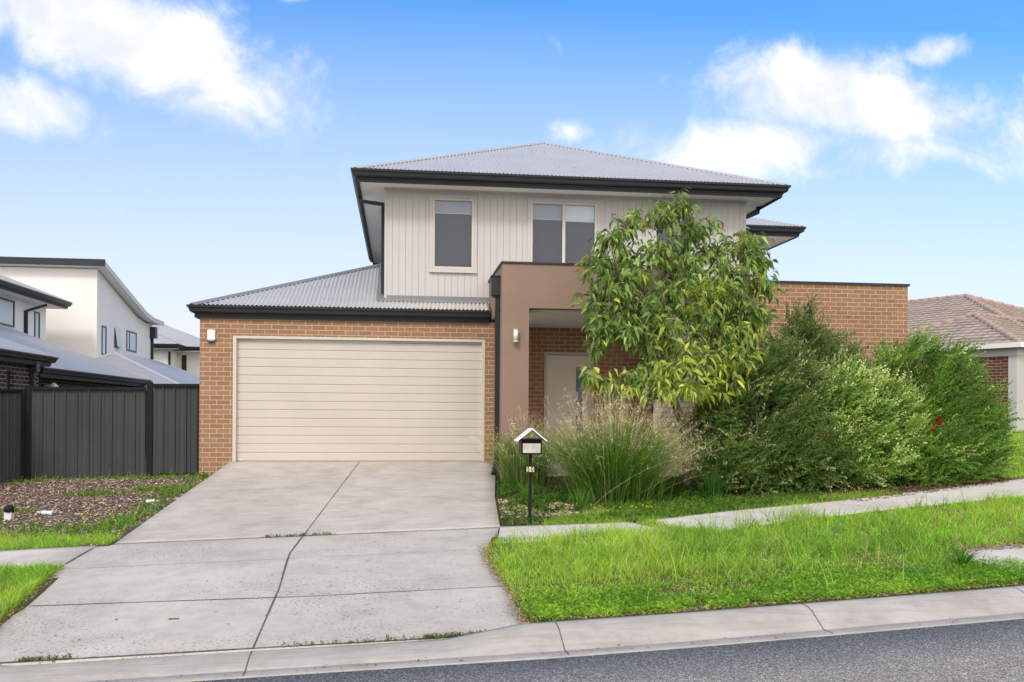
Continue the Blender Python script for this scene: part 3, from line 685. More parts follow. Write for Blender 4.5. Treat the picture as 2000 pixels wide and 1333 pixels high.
box('soffit', M['soffit'], hA, -17.55, -11.67, 1.41, 16.69, 4.47, 4.50)
hip_roof(hA, (-17.7, 1.3), (1, 0), (0, 1), 6.15, 15.5, 4.69, scr=False, sub=4, name='upper_roof')
def xwindow(root, x, y0, y1, z0, z1, curtain=True, awn=0):
    w = MB(); 
    for a, b, c, d in ((y0, y0+.05, z0, z1), (y1-.05, y1, z0, z1), (y0+.05, y1-.05, z0, z0+.05), (y0+.05, y1-.05, z1-.05, z1)): w.box(x+.003, x+.03, a, b, c, d)
    if y1-y0 > 1.0: w.box(x+.003, x+.03, y0+(y1-y0)*.25, y0+(y1-y0)*.25+.05, z0+.05, z1-.05)
    w = w.build('window', M['frame_dark'], root)
    box('reveal', M['frame_dark'], w, x+.002, x+.006, y0+.001, y1-.001, z0+.001, z1-.001)
    box('blind', M['curtain'], w, x+.007, x+.010, y0+.06, y1-.09, z0+.06, z1-.06)
    if awn:
        MB().add([(x+.03, y0, z1-.03), (x+.03, y1, z1-.03), (x+.14, y1, z0), (x+.14, y0, z0), (x+.05, y0, z1), (x+.05, y1, z1), (x+.16, y1, z0+.03), (x+.16, y0, z0+.03)],
                 [(0, 1, 2, 3), (7, 6, 5, 4), (0, 4, 5, 1), (1, 5, 6, 2), (2, 6, 7, 3), (3, 7, 4, 0)]).build('sash', M['curtain'], w)
xwindow(hA, -12.2, 11.0, 13.6, 3.52, 4.36); xwindow(hA, -12.2, 15.2, 15.62, 2.4, 4.22)
MB().box(-12.19, -12.10, 14.35, 14.45, 2.4, 4.15).build('downpipe', M['dark'], hA)
dp = MB(); rect_pipe(dp, [(-11.7, 14.9, 4.4), (-12.12, 14.42, 4.15)]); dp.build('downpipe', M['dark'], hA)
# B: tall pale house with curved skillion roof
hB = empty('neighbour_house', (-14, 20, -.5), 'tall pale rendered house with a curving skillion roof behind the left-hand fence', 'house')
pz = [(17.73, 6.06), (20.3, 5.42), (22.72, 4.84), (24.0, 4.72), (25.05, 4.70)]
vs = [(x, y, z) for x in (-24, -11.0) for y, z in pz+[(25.05, -1), (17.73, -1)]]
k = 7
MB().add(vs, [tuple(range(k))[::-1], tuple(range(k, 2*k))]+[(i, (i+1) % k, k+(i+1) % k, k+i) for i in range(k)]).build('wall', M['cream'], hB)
ez = [(17.42, 6.17), (20.3, 5.50), (22.9, 4.92), (24.0, 4.79), (25.3, 4.77), (25.7, 4.77)]
def rib(mb, x0, x1, pr, d0, d1):
    k = len(pr); vs = [(x, y, z+d) for x in (x0, x1) for d in (d0, d1) for y, z in pr]
    fs = []
    for i in range(k-1):
        fs += [(i, i+1, 2*k+i+1, 2*k+i), (k+i, 3*k+i, 3*k+i+1, k+i+1), (i, k+i, k+i+1, i+1), (2*k+i, 2*k+i+1, 3*k+i+1, 3*k+i)]
    fs += [(0, 2*k, 3*k, k), (k-1, 2*k-1, 4*k-1, 3*k-1)]
    mb.add(vs, fs)
mb = MB(); rib(mb, -24.5, -10.67, ez, -.001, .03); mb.build('soffit', M['soffit'], hB)
mb = MB(); rib(mb, -24.5, -10.66, [(y, z+.031) for y, z in ez], 0, .09); mb.build('roof', M['roof'], hB)
mb = MB(); rib(mb, -10.659, -10.63, ez, -.05, .15); mb.build('barge_board', M['roof'], hB)
MB().box(-24.5, -10.62, 17.36, 17.42, 6.12, 6.37).build('fascia', M['gutter'], hB)
xwindow(hB, -11.0, 18.25, 18.75, 2.95, 4.05); xwindow(hB, -11.0, 19.75, 20.3, 3.35, 4.1, awn=1); xwindow(hB, -11.0, 21.3, 22.65, 3.32, 4.15)
box('rain_head', M['gutter'], hB, -10.99, -10.75, 24.7, 25.04, 4.1, 4.6)
box('downpipe', M['dark'], hB, -10.99, -10.89, 24.85, 24.96, 0, 4.1)
hC = empty('neighbour_garage', (-10.2, 18, -.5), 'low hipped grey steel roof of the outbuilding in front of the tall pale house', 'outbuilding')
box('wall', M['darkbrick'], hC, -13.5, -7.2, 13.9, 25, -1, 1.52)
hip_roof(hC, (-13.65, 13.48), (1, 0), (0, 1), 7.04, 12.9, 1.53, scr=False, sub=6, name='roof', mat='roof2')
eaves(hC, [(-13.55, 13.53, 1.53), (-6.65, 13.53, 1.53), (-6.65, 26.3, 1.53)], False)
# D: far pale house
hD = empty('neighbour_house', (-12, 33, 0), 'far pale house with grey hipped steel roofs seen beside the brick garage corner', 'house')
box('wall', M['cream'], hD, -20, -11.75, 31, 40, -1, 4.12)
box('wall', M['cream'], hD, -11.75, -8.8, 33, 40, -1, 4.12)
hip_roof(hD, (-20.6, 32.2), (1, 0), (0, 1), 11.0, 9, 4.25, scr=False, sub=4, name='roof')
hip_roof(hD, (-19, 30.4), (1, 0), (0, 1), 7.85, 6, 4.25, scr=False, sub=4, name='roof')
eaves(hD, [(-20, 30.4, 4.25), (-11.2, 30.4, 4.25), (-11.2, 32.3, 4.25), (-8.3, 32.3, 4.25)], False)
box('soffit', M['soffit'], hD, -20, -11.2, 30.42, 31, 4.02, 4.045); box('soffit', M['soffit'], hD, -11.75, -8.8, 32.3, 33, 4.02, 4.045)
box('downpipe', M['dark'], hD, -11.74, -11.64, 30.95, 31.05, 0, 3.9)
box('window', M['frame_dark'], hD, -11.55, -11.3, 32.97, 32.998, 2.4, 3.85)
# E: tile-roofed house (right), turned with the street
hE = empty('neighbour_house', (18, 8, .4), 'single-storey house with a brown tiled hip roof beyond the bushes on the right', 'house')
ph = math.radians(26); dL = Vector((-math.sin(ph), math.cos(ph), 0)); dR = Vector((math.cos(ph), math.sin(ph), 0)); OE = Vector((17.04, 6.2, 2.94))
def tile_slope(mb, O, u, v, width, vmax, pitch=TP, course=.30):
    O = Vector(O); nrm = (v*-pitch+Vector((0, 0, 1))).normalized(); sl = math.sqrt(1+pitch*pitch); dv = course/sl
    t = 0
    top = max(vmax(width*i/50) for i in range(51))
    while t < top:
        xs_ = [width*i/200 for i in range(201) if vmax(width*i/200) >= t+dv*.4]
        if len(xs_) < 2: break
        a, b = xs_[0], xs_[-1]; n = max(2, int((b-a)/.05)); vs = []; fs = []
        for i in range(n+1):
            s = a+(b-a)*i/n; w = .016*abs(math.sin(math.pi*s/.30))
            q = lambda tt, up_: O+u*s+v*tt+Vector((0, 0, pitch*tt))+nrm*up_
            vs += [q(t, 0), q(t, .045+w), q(t+dv, .002+w)]
            if i: k = 3*i; fs += [(k-3, k, k+1, k-2), (k-2, k+1, k+2, k-1)]
        mb.add(vs, fs); t += dv
def tile_caps(mb, p0, p1):
    p0, p1 = Vector(p0), Vector(p1); ln = (p1-p0).length; t = (p1-p0)/ln; k = int(ln/.38)+1
    for i in range(k):
        a = p0+t*(i*.38); b = p0+t*min(ln+.05, (i+1)*.38+.05); mb.tube([a+Vector((0, 0, .035)), b+Vector((0, 0, .012))], [.10, .085], 8)
tm = MB(); cm = MB()
def tile_hip(O, W, D, z):  # O corner, W along dL, D along dR
    m = min(W, D)/2; A = O; B = O+dL*W; C_ = B+dR*D; D_ = O+dR*D
    for o, u, v, w in ((A, dL, dR, W), (B, dR, -dL, D), (C_, -dL, -dR, W), (D_, -dR, dL, D)):
        tile_slope(tm, o, u, v, w, lambda s, w=w: max(0, min(s, w-s, m)))
    top = Vector((0, 0, TP*m))
    if W > D: R1, R2 = A+(dL+dR)*m+top, B+(-dL+dR)*m+top; q = [(A, R1), (D_, R1), (B, R2), (C_, R2)]
    else: R1, R2 = A+(dL+dR)*m+top, D_+(dL-dR)*m+top; q = [(A, R1), (B, R1), (D_, R2), (C_, R2)]
    for c, r_ in q: tile_caps(cm, c, r_)
    if (R1-R2).length > .1: tile_caps(cm, R1, R2)
tile_hip(OE, 6.0, 11.0, 0)
tile_hip(OE+dR*2, 18.7, 12.7, 0)
rt = tm.build('tiled_roof', M['tile'], hE); cm.build('ridge_tiles', M['tilecap'], rt, True)
frE = lambda a, b, z: OE+dL*a+dR*b+Vector((0, 0, z))
MB().box(-.10, 12, -.12, -.0, -.12, .02, fr=frE).box(-.12, .0, .0, 12, -.12, .02, fr=frE).build('gutter', M['white'], hE)
MB().box(.10, 12, .1, .55, -.34, -.121, fr=frE).box(.1, .5, .55, 12, -.34, -.121, fr=frE).build('rendered_beam', M['greyrender'], hE)
MB().box(.36, 12, .14, 9, -3.4, -.342, fr=frE).build('brick_wall', M['redbrick'], hE)
MB().box(.12, .355, .12, 6, -3.4, -.341, fr=frE).build('rendered_wall', M['greyrender'], hE)
f4 = empty('neighbour_fence', (16, 6, .4), 'short dark green-grey steel fence panel beside the rendered wall on the right', 'fence')
a_ = OE+dL*1.1+dR*(.30); b_ = OE+dL*1.1+dR*(.3)+Vector((-2.6, .55, 0))
fence_run(f4, (b_.x, b_.y), (a_.x, a_.y), .35, .42, 1.95, 1.98)
fpost(f4, a_.x, a_.y-.02, .2, 2.15, .05)

# ------------------------------------------------------------------ vegetation helpers
def inpoly(px, py, poly):
    poly = np.asarray(poly, float); r = np.zeros(len(px), bool); j = len(poly)-1
    for i in range(len(poly)):
        xi, yi = poly[i]; xj, yj = poly[j]
        c = ((yi > py) != (yj > py)) & (px < (xj-xi)*(py-yi)/(yj-yi+1e-12)+xi); r ^= c; j = i
    return r
def scatter(poly, n):
    poly = np.asarray(poly, float); lo, hi = poly.min(0), poly.max(0); out = np.zeros((0, 2))
    while len(out) < n:
        p = RNG.uniform(lo, hi, (n*2, 2)); out = np.r_[out, p[inpoly(p[:, 0], p[:, 1], poly)]]
    return out[:n]
_ph = RNG.uniform(0, 6.28, (12, 3)); _fr = RNG.normal(0, 1, (12, 2))
def lf(x, y, s=1.):
    v = sum(math.sin(0)+np.sin((x*f[0]+y*f[1])*s*(1+.35*i)+p[0])/(1+.25*i) for i, (f, p) in enumerate(zip(_fr, _ph))); return v/3.2
def cellr(x, y, s, k=0):
    v = np.sin(np.floor(x/s+.3*np.sin(y/s*1.7))*127.1+np.floor(y/s+.3*np.sin(x/s*2.1))*311.7+k*74.7)*43758.5453
    return v-np.floor(v)
def mixc(a, b, t): t = np.clip(t, 0, 1)[:, None]; return np.asarray(a)[None]*(1-t)+np.asarray(b)[None]*t
def blades(name, P, z, h, w, lean, col, tipc=None, mat='grass', seg=3, dirn=None, curl=1.0):
    n = len(P); th = RNG.uniform(0, 2*np.pi, n); wd = np.stack([np.cos(th), np.sin(th), 0*th], 1)
    la = RNG.uniform(0, 2*np.pi, n) if dirn is None else dirn
    ld = np.stack([np.cos(la), np.sin(la), 0*la], 1)
    base = np.c_[P, z]; V = []; C = []
    ts = np.linspace(0, 1, seg+1)
    for i, t in enumerate(ts):
        bend = (t**1.8)*lean*curl+(t*lean*(1-curl)*.6 if curl < 1 else 0)
        c = base+ld*(bend*h)[:, None]; c[:, 2] += h*(t-(.35*lean*t**2.2))
        ww = (w*(1-t)**.6*.5 if t < 1 else w*0)[:, None]
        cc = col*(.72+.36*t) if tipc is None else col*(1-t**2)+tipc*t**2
        if t < 1: V += [c-wd*ww, c+wd*ww]; C += [cc, cc]
        else: V += [c]; C += [cc]
    k = len(V); V = np.stack(V, 1).reshape(-1, 3); C = np.stack(C, 1).reshape(-1, 3)
    b = np.arange(n)[:, None]*k; Q = []
    for i in range(seg-1): Q.append(b+np.array([[2*i, 2*i+1, 2*i+3, 2*i+2]]))
    T = b+np.array([[2*(seg-1), 2*(seg-1)+1, 2*seg]])
    return np_mesh(name, V, Q+[T], C, M[mat])
def chips(name, P, z, s, cols, mat='chips', flat=.35, aspect=2.2):
    n = len(P); a = RNG.uniform(0, 2*np.pi, n); u = np.stack([np.cos(a), np.sin(a), RNG.uniform(-flat, flat, n)], 1)*s[:, None]*.5
    v = np.stack([-np.sin(a), np.cos(a), RNG.uniform(-flat, flat, n)], 1)*s[:, None]*.5/aspect
    c = np.c_[P, z+s*.12]; up = np.array([0, 0, 1.])[None]*s[:, None]*.12
    V = np.stack([c-u-v, c+u-v*.6, c+u*.9+v, c-u*.8+v*.9, c+up], 1).reshape(-1, 3)
    ci = RNG.integers(0, len(cols), n); cc = np.asarray(cols)[ci]*RNG.uniform(.7, 1.25, (n, 1)); C = np.repeat(cc, 5, 0)
    b = np.arange(n)[:, None]*5
    T = [b+np.array([[i, (i+1) % 4, 4]]) for i in range(4)]
    return np_mesh(name, V, T, C, M[mat])
GA, GB, GY, GD = (.10, .27, .03), (.32, .58, .06), (.60, .70, .12), (.62, .52, .28)
def grasscol(P, s=1., yellow=0.):
    n = len(P); t = .5+.35*lf(P[:, 0], P[:, 1], 1.7)+RNG.normal(0, .22, n)
    t = t+.35*(cellr(P[:, 0], P[:, 1], .13)-.5)+.3*(cellr(P[:, 0], P[:, 1], .31, 2)-.5)
    c = mixc(GA, GB, t)*(np.exp(RNG.normal(0, .28, n))*(.78+.42*cellr(P[:, 0], P[:, 1], .11, 5)))[:, None]; y = np.clip(.25+.4*lf(P[:, 0]+9, P[:, 1]-4, 1.1)+RNG.normal(0, .22, n)+yellow, 0, 1)
    c = c*(1-y[:, None]*.75)+np.array(GY)*y[:, None]*.75
    d = RNG.uniform(0, 1, n) < .06; c[d] = np.array(GD)*RNG.uniform(.7, 1.2, (d.sum(), 1)); return c
def Hn(P, dz=0):
    x, y = P[:, 0], P[:, 1]; h = H(x, y)
    edge_ = np.minimum(h, Hd(np.minimum(x, 1.3), y)+.004+np.clip(x-1.02, 0, 3)*.5)
    el = np.minimum(h, Hd(np.maximum(x, -3.5), y)-.004+np.clip(-3.12-x, 0, 9)*.35)
    return np.where((x > .8) & (x < 2) & (y < -6.2), edge_, np.where((x < -2.8) & (y < -6.9), el, h))+dz

def along(pts, n, sd):
    P = resample(pts, .01); i = RNG.integers(0, len(P), n); return P[i]+RNG.normal(0, sd, (n, 2))
# right nature strip
kx = np.linspace(1.12, 13, 30)
edge = [kb(x, .50) for x in kx]
STR = [(1.12, -6.45), (.95, -7.0), (.90, -7.25), (.93, -8.0), (1.0, -8.7), (.98, -9.3), (1.06, -9.78)]+edge+[(17, -2.4), (10.4, -4.15), (8.93, -4.80), (6.25, -5.58), (4.54, -6.22), (3.70, -6.55), (3.2, -5.66), (2.92, -5.66), (3.25, -6.45), (2.2, -6.5)]
RAMP = [(5.72, -9.25), (5.55, -8.6), (5.8, -8.02), (6.6, -7.85), (9, -8.6), (8.5, -9.3)]
P = scatter(STR, 165000); P = P[~inpoly(P[:, 0], P[:, 1], RAMP)]
near_kerb = np.array([p[1] for p in edge]); ky = np.interp(P[:, 0], kx, [e[1] for e in edge])
dk = P[:, 1]-ky; clover = (dk < 1.0+.35*lf(P[:, 0], P[:, 1], 1.3)) & (P[:, 0] < 6.2)
keep = ~clover | (RNG.uniform(0, 1, len(P)) < .55); bare = (np.hypot(P[:, 0]-4.6, (P[:, 1]+8.5)*1.6) < .33) | (np.hypot(P[:, 0]-3.0, (P[:, 1]+8.3)*1.8) < .2)
keep &= ~bare | (RNG.uniform(0, 1, len(P)) < .25)
P = P[keep]; clover = clover[keep]; dk = dk[keep]
h = np.where(clover, .045, .068)*np.exp(RNG.normal(0, .35, len(P)))*(1+.45*lf(P[:, 0]+3, P[:, 1], 2.1))*(.55+.9*cellr(P[:, 0], P[:, 1], .16, 1))
h *= np.clip(.4+(dk)*.8, .4, 1.1)*np.clip(.85+.5*lf(P[:, 0]*.8, P[:, 1]*1.6, 1.6), .45, 1.5); h = np.where((P[:, 1] > -6.5) & (P[:, 0] < 3.9), h*.45, h); h[RNG.uniform(0, 1, len(P)) < .03] *= 2.; h = np.clip(h, .015, .30)
far = P[:, 0] > 6; w = np.where(far, .011, .0085)*RNG.uniform(.7, 1.3, len(P))
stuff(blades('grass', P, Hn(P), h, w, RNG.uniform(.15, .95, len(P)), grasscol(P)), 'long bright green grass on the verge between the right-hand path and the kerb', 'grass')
# tall seeding grass by the path edge and in tufts
tp = []
for cx, cy, s, n in [(2.7, -6.55, .25, 60), (3.5, -6.75, .18, 90), (4.2, -6.4, .2, 70), (5.05, -5.95, .18, 130), (4.75, -6.15, .22, 90), (1.8, -6.75, .4, 90), (3.6, -7.6, .35, 160), (4.35, -8.0, .3, 130), (2.9, -8.6, .35, 90), (5.9, -6.4, .3, 60), (7.4, -5.6, .3, 60), (3.9, -9.0, .5, 50), (2.1, -7.4, .5, 90), (6.5, -7.0, 1.2, 260), (2.6, -8.0, .9, 260), (4.4, -7.2, .9, 260)]:
    tp.append(np.c_[RNG.normal(cx, s, n), RNG.normal(cy, s*.5, n)])
P = np.concatenate(tp); P = P[(P[:, 0] > 1.25) & (P[:, 1] < -5.3)]; n = len(P)
stuff(blades('tall_grass', P, Hn(P), RNG.uniform(.16, .40, n), RNG.uniform(.005, .009, n), RNG.uniform(.2, 1.1, n), grasscol(P)*.95, seg=4), 'tall seeding grass stems standing out of the right-hand verge', 'grass')
# clover / small broad leaves towards the kerb
def leaflets(name, P, z, s, col, mat='grass', tilt=.5):
    n = len(P); a = RNG.uniform(0, 2*np.pi, n); nx = RNG.normal(0, tilt, (n, 2)); u = np.stack([np.cos(a), np.sin(a), nx[:, 0]], 1); v = np.stack([-np.sin(a), np.cos(a), nx[:, 1]], 1)
    c = np.c_[P, z]; s = s[:, None]; V = []; C = []
    for k in range(3):
        t = 2*np.pi*k/3; d = u*math.cos(t)+v*math.sin(t); e = -u*math.sin(t)+v*math.cos(t)
        V += [c, c+(d*.7+e*.42)*s, c+d*1.05*s, c+(d*.7-e*.42)*s]; C += [col*.8, col, col*1.12, col]
    V = np.stack(V, 1).reshape(-1, 3); C = np.stack(C, 1).reshape(-1, 3); b = np.arange(n)[:, None]*12
    return np_mesh(name, V, [b+np.array([[4*k, 4*k+1, 4*k+2, 4*k+3]]) for k in range(3)], C, M[mat])
P = scatter([(1.02, -9.5), (1.12, -9.8)]+[kb(x, .5) for x in np.linspace(1.3, 6.1, 20)]+[(6.0, -8.6), (4.5, -8.5), (3, -8.9), (1.05, -8.9)], 46000)
ky = np.interp(P[:, 0], kx, [e[1] for e in edge]); dk = P[:, 1]-ky
P = P[(RNG.uniform(0, 1, len(P)) < 1.2-dk)]; n = len(P)
c = mixc((.09, .24, .02), (.42, .64, .07), RNG.uniform(0, 1, n)**1.3+.35*lf(P[:, 0], P[:, 1], 3)); k_ = lf(P[:, 0]*1.3, P[:, 1]*1.9, 2.3) > -.45; P, c = P[k_], c[k_]; n = len(P); 
stuff(leaflets('clover', P, Hn(P)+RNG.uniform(.015, .075, n), RNG.uniform(.007, .014, n), c), 'low clover patches along the kerb side of the verge', 'ground cover')
# straw and dead thatch at the edges
CE = np.concatenate([along([(.93, -6.9), (.90, -7.3), (.93, -8.0), (1.0, -8.7), (.98, -9.3), (1.03, -9.75)], 1500, .028), along([(-3.38, -7.05), (-3.30, -8.0), (-3.22, -8.87), (-3.14, -9.8)], 900, .03)])
stuff(chips('dead_thatch', CE, Hd(CE[:, 0], CE[:, 1])+.008, RNG.uniform(.008, .035, len(CE)), [(.50, .38, .22), (.38, .26, .14), (.58, .47, .30), (.22, .15, .09)], aspect=5), 'sandy dead grass scraps along both edges of the driveway crossing', 'dead grass')
TH = scatter(STR, 9000); TH = TH[(lf(TH[:, 0]*1.2, TH[:, 1]*2, 1.9) < -.1) & ~inpoly(TH[:, 0], TH[:, 1], RAMP)]
stuff(chips('dead_thatch', TH, Hn(TH)+RNG.uniform(.02, .07, len(TH)), RNG.uniform(.012, .045, len(TH)), [(.50, .42, .24), (.38, .28, .15), (.58, .50, .30), (.28, .20, .11)], aspect=6), 'straw-coloured dead blades caught in the right-hand verge grass', 'dead grass')
P = np.concatenate([scatter([(.98, -6.9), (.90, -7.3), (.93, -8.1), (1.0, -8.8), (1.0, -9.5), (1.12, -9.8), (1.2, -9.7), (1.08, -8.5), (1.02, -7.2)], 500), scatter([(5.5, -8.3), (5.9, -7.75), (7.0, -7.7), (7.0, -8.1), (6, -8.15)], 1200), RNG.normal((4.6, -8.5), (.22, .12), (600, 2)), RNG.normal((3.0, -8.3), (.15, .08), (300, 2)), scatter([kb(x, .46) for x in np.linspace(1.2, 6, 12)]+[kb(x, .56) for x in np.linspace(6, 1.2, 12)], 1100)])
stuff(chips('dead_thatch', P, Hn(P, .03), RNG.uniform(.01, .045, len(P)), [(.36, .25, .13), (.28, .17, .08), (.45, .34, .18), (.14, .09, .05)], aspect=5), 'pale dead grass thatch along the verge edges', 'dead grass')

# left verge, left lawn strip
PL = [(-3.40, -7.05), (-3.33, -7.6), (-3.26, -8.3), (-3.20, -8.9), (-3.15, -9.4), (-3.12, -9.85)]+[kb(x, .5) for x in np.linspace(-3.3, -6, 8)]+[(-6.2, -7.25), (-4.4, -7.12)]
P = scatter(PL, 52000); h = .12*np.exp(RNG.normal(0, .3, len(P)))*(1+.35*lf(P[:, 0], P[:, 1], 2.)); h = np.clip(h, .03, .27)
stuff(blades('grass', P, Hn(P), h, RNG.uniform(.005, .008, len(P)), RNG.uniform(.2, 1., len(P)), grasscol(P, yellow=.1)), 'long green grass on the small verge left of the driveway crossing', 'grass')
P = scatter([(-3.33, -5.86), (-3.30, -5.4), (-4.0, -5.3), (-4.6, -4.9), (-5.6, -4.75), (-7.5, -4.6), (-8, -6.0), (-4.5, -6.05)], 36000); h = .07*np.exp(RNG.normal(0, .35, len(P)))
dens = np.clip((-5.05-P[:, 1])*2+.6+lf(P[:, 0], P[:, 1], 2), .1, 1); k = RNG.uniform(0, 1, len(P)) < dens; P, h = P[k], h[k]
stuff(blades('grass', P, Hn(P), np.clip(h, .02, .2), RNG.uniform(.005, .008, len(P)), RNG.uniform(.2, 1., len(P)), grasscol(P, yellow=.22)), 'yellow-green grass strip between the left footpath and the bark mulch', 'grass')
# lawn beyond the bushes on the right
P = scatter([(9.9, -3.2), (11.5, -2.3), (16, -.8), (24, 2.6), (24, 9), (17.4, 6.5), (13.5, 5.5), (10.6, 1.5), (10.2, -1.5)], 90000)
stuff(blades('grass', P, Hn(P), np.clip(.09*np.exp(RNG.normal(0, .3, len(P))), .03, .25), RNG.uniform(.010, .018, len(P)), RNG.uniform(.2, 1., len(P)), grasscol(P)), 'bright green lawn of the tile-roofed house beyond the bushes', 'grass')
# garden front grass / weeds (right of letterbox)
GP = [(1.75, -5.72), (3.1, -5.72), (4.3, -5.18), (5.9, -4.74), (7.4, -4.3), (7.2, -4.0), (5.6, -4.2), (4.4, -4.2), (3.3, -4.4), (2.2, -4.7)]
P = scatter(GP, 30000); v = lf(P[:, 0], P[:, 1], 2.6); k = (v > -.35) | (P[:, 0] > 3.0); P = P[k]
h = .06*np.exp(RNG.normal(0, .4, len(P)))
stuff(blades('grass', P, Hn(P), np.clip(h, .02, .2), RNG.uniform(.005, .008, len(P)), RNG.uniform(.2, 1., len(P)), grasscol(P, yellow=.02)*.8), 'short weedy grass at the front of the garden bed behind the path', 'grass')
P = np.concatenate([scatter([(1.5, -4.3), (1.9, -1.8), (4.4, -1.9), (5.6, -2.2), (5.2, -3.9), (2.6, -4.3)], 14000), scatter([(1.3, -5.7), (2.6, -5.7), (2.6, -4.7), (1.9, -4.6), (1.5, -3.2), (1.6, -1.9), (1.85, -1.9), (2.2, -3.2), (4.2, -4.3), (6, -4.0), (6, -4.6), (3.1, -5.65), (1.4, -5.7)], 15000), scatter([(1.3, -5.6), (3.0, -5.6), (3.0, -4.4), (1.4, -4.0)], 2600), RNG.normal((1.95, -2.6), (.12, .35), (1500, 2))]); n = len(P)
k = lf(P[:, 0]+2, P[:, 1]+5, 3.1) > -.3; P = P[k]; n = len(P)
c = mixc((.035, .10, .015), (.13, .24, .04), RNG.uniform(0, 1, n))
stuff(leaflets('weeds', P, Hn(P)+RNG.uniform(.01, .14, n)*RNG.uniform(0, 1, n), RNG.uniform(.010, .026, n), c, tilt=.7), 'low leafy weeds around the letterbox post and garden edge', 'ground cover')
# iris-like strappy clumps and taller greens near the driveway edge
def clump(name, cx, cy, n, h0, h1, w, spread, lean, label, cat, c0=(.05, .15, .02), c1=(.14, .30, .04), group=None, rad=.08, z=None, seg=5):
    a = RNG.uniform(0, 2*np.pi, n); r = np.abs(RNG.normal(0, rad, n)); P = np.c_[cx+np.cos(a)*r, cy+np.sin(a)*r]
    o = blades(name, P, Hn(P) if z is None else np.full(n, z), RNG.uniform(h0, h1, n), w*RNG.uniform(.7, 1.3, n), np.clip(RNG.normal(lean, spread, n), .02, 1.6), mixc(c0, c1, RNG.uniform(0, 1, n)), seg=seg, dirn=a+RNG.normal(0, .5, n))
    return tag(o, label, cat, group)
clump('strappy_plant', 1.80, -4.1, 70, .22, .42, .016, .15, .2, 'small strappy green clump beside the driveway edge just left of the letterbox post', 'plant', rad=.05)
clump('strappy_plant', 2.45, -4.75, 60, .25, .42, .016, .18, .25, 'strappy green clump just right of the letterbox, in front of the big tussock', 'plant', rad=.07)
clump('strappy_plant', 4.55, -4.05, 80, .3, .55, .02, .2, .3, 'strappy green clump under the tree between the tussock and the dark bush', 'plant', c0=(.02, .08, .015), c1=(.07, .18, .03), rad=.1)
clump('broadleaf_weed', 5.38, -8.72, 22, .16, .30, .042, .25, .6, 'broad-leaved green weed clump at the end of the verge by the concrete ramp', 'weed', c0=(.06, .17, .02), c1=(.13, .30, .05), rad=.03, seg=4)
clump('broadleaf_weed', 4.75, -9.0, 12, .12, .22, .035, .2, .8, 'lone pale flat-leaved weed lying over the verge left of the broad-leaved clump', 'weed', c0=(.12, .25, .08), c1=(.18, .33, .1), rad=.03, seg=4)

# mulch chips, garden gravel, leaf litter
P = scatter([(-3.05, .3), (-3.25, -3), (-3.4, -5.9), (-5, -5.6), (-9, -5.2), (-7.1, -.8), (-6.75, .35)], 34000)
stuff(chips('bark_mulch', P, Hn(P, .018), RNG.uniform(.012, .05, len(P)), [(.26, .17, .125), (.42, .31, .24), (.12, .075, .055), (.66, .55, .45), (.36, .25, .20), (.16, .105, .085)]), 'brown bark mulch covering the bed left of the driveway', 'mulch')
P = np.concatenate([scatter([(1.35, -5.5), (2.4, -5.5), (2.5, -4.8), (1.5, -4.6)], 2600)])
stuff(chips('bark_mulch', P, Hn(P, .015), RNG.uniform(.01, .04, len(P)), [(.13, .085, .06), (.22, .155, .12), (.06, .04, .03), (.3, .24, .19)]), 'dark bark mulch around the foot of the letterbox post', 'mulch')
def pebbles(name, P, z, s, cols):
    ico = []; t = (1+5**.5)/2
    Vb = np.array([(-1, t, 0), (1, t, 0), (-1, -t, 0), (1, -t, 0), (0, -1, t), (0, 1, t), (0, -1, -t), (0, 1, -t), (t, 0, -1), (t, 0, 1), (-t, 0, -1), (-t, 0, 1)])/1.9
    Fb = np.array([(0, 11, 5), (0, 5, 1), (0, 1, 7), (0, 7, 10), (0, 10, 11), (1, 5, 9), (5, 11, 4), (11, 10, 2), (10, 7, 6), (7, 1, 8), (3, 9, 4), (3, 4, 2), (3, 2, 6), (3, 6, 8), (3, 8, 9), (4, 9, 5), (2, 4, 11), (6, 2, 10), (8, 6, 7), (9, 8, 1)])
    n = len(P); sc_ = RNG.uniform(.6, 1.3, (n, 1, 3))*np.array([1, .8, .55]); V = Vb[None]*(1+RNG.normal(0, .12, (n, 12, 1)))*sc_*s[:, None, None]
    a = RNG.uniform(0, 6.28, n); ca, sa = np.cos(a)[:, None], np.sin(a)[:, None]
    V = np.stack([V[..., 0]*ca-V[..., 1]*sa, V[..., 0]*sa+V[..., 1]*ca, V[..., 2]], -1)+np.c_[P, z][:, None]
    cc = np.asarray(cols)[RNG.integers(0, len(cols), n)]*RNG.uniform(.8, 1.15, (n, 1))
    return np_mesh(name, V.reshape(-1, 3), [(Fb[None]+np.arange(n)[:, None, None]*12).reshape(-1, 3)], np.repeat(cc, 12, 0), M['stones'])
P = np.concatenate([scatter([(1.35, -5.0), (1.45, -3.6), (2.0, -3.5), (2.8, -4.3), (2.9, -4.9), (1.9, -5.0)], 1250), scatter([(2.4, -5.0), (4.4, -4.6), (4.4, -4.4), (2.6, -4.6)], 300)])
stuff(pebbles('gravel', P, Hn(P, .02), RNG.uniform(.010, .030, len(P)), [(.50, .37, .22), (.58, .47, .32), (.38, .26, .15), (.48, .40, .30), (.24, .17, .11)]), 'cream and tan gravel stones in the bed behind the letterbox', 'gravel')
P = np.concatenate([scatter([(4.6, -5.0), (5.9, -4.72), (7.9, -4.05), (9.7, -3.4), (10.2, -3.0), (9, -2.6), (6.6, -3.6), (4.8, -4.3)], 9000), scatter([(6.5, -4.75), (9.7, -3.5), (9.7, -3.25), (6.0, -4.55)], 900)])
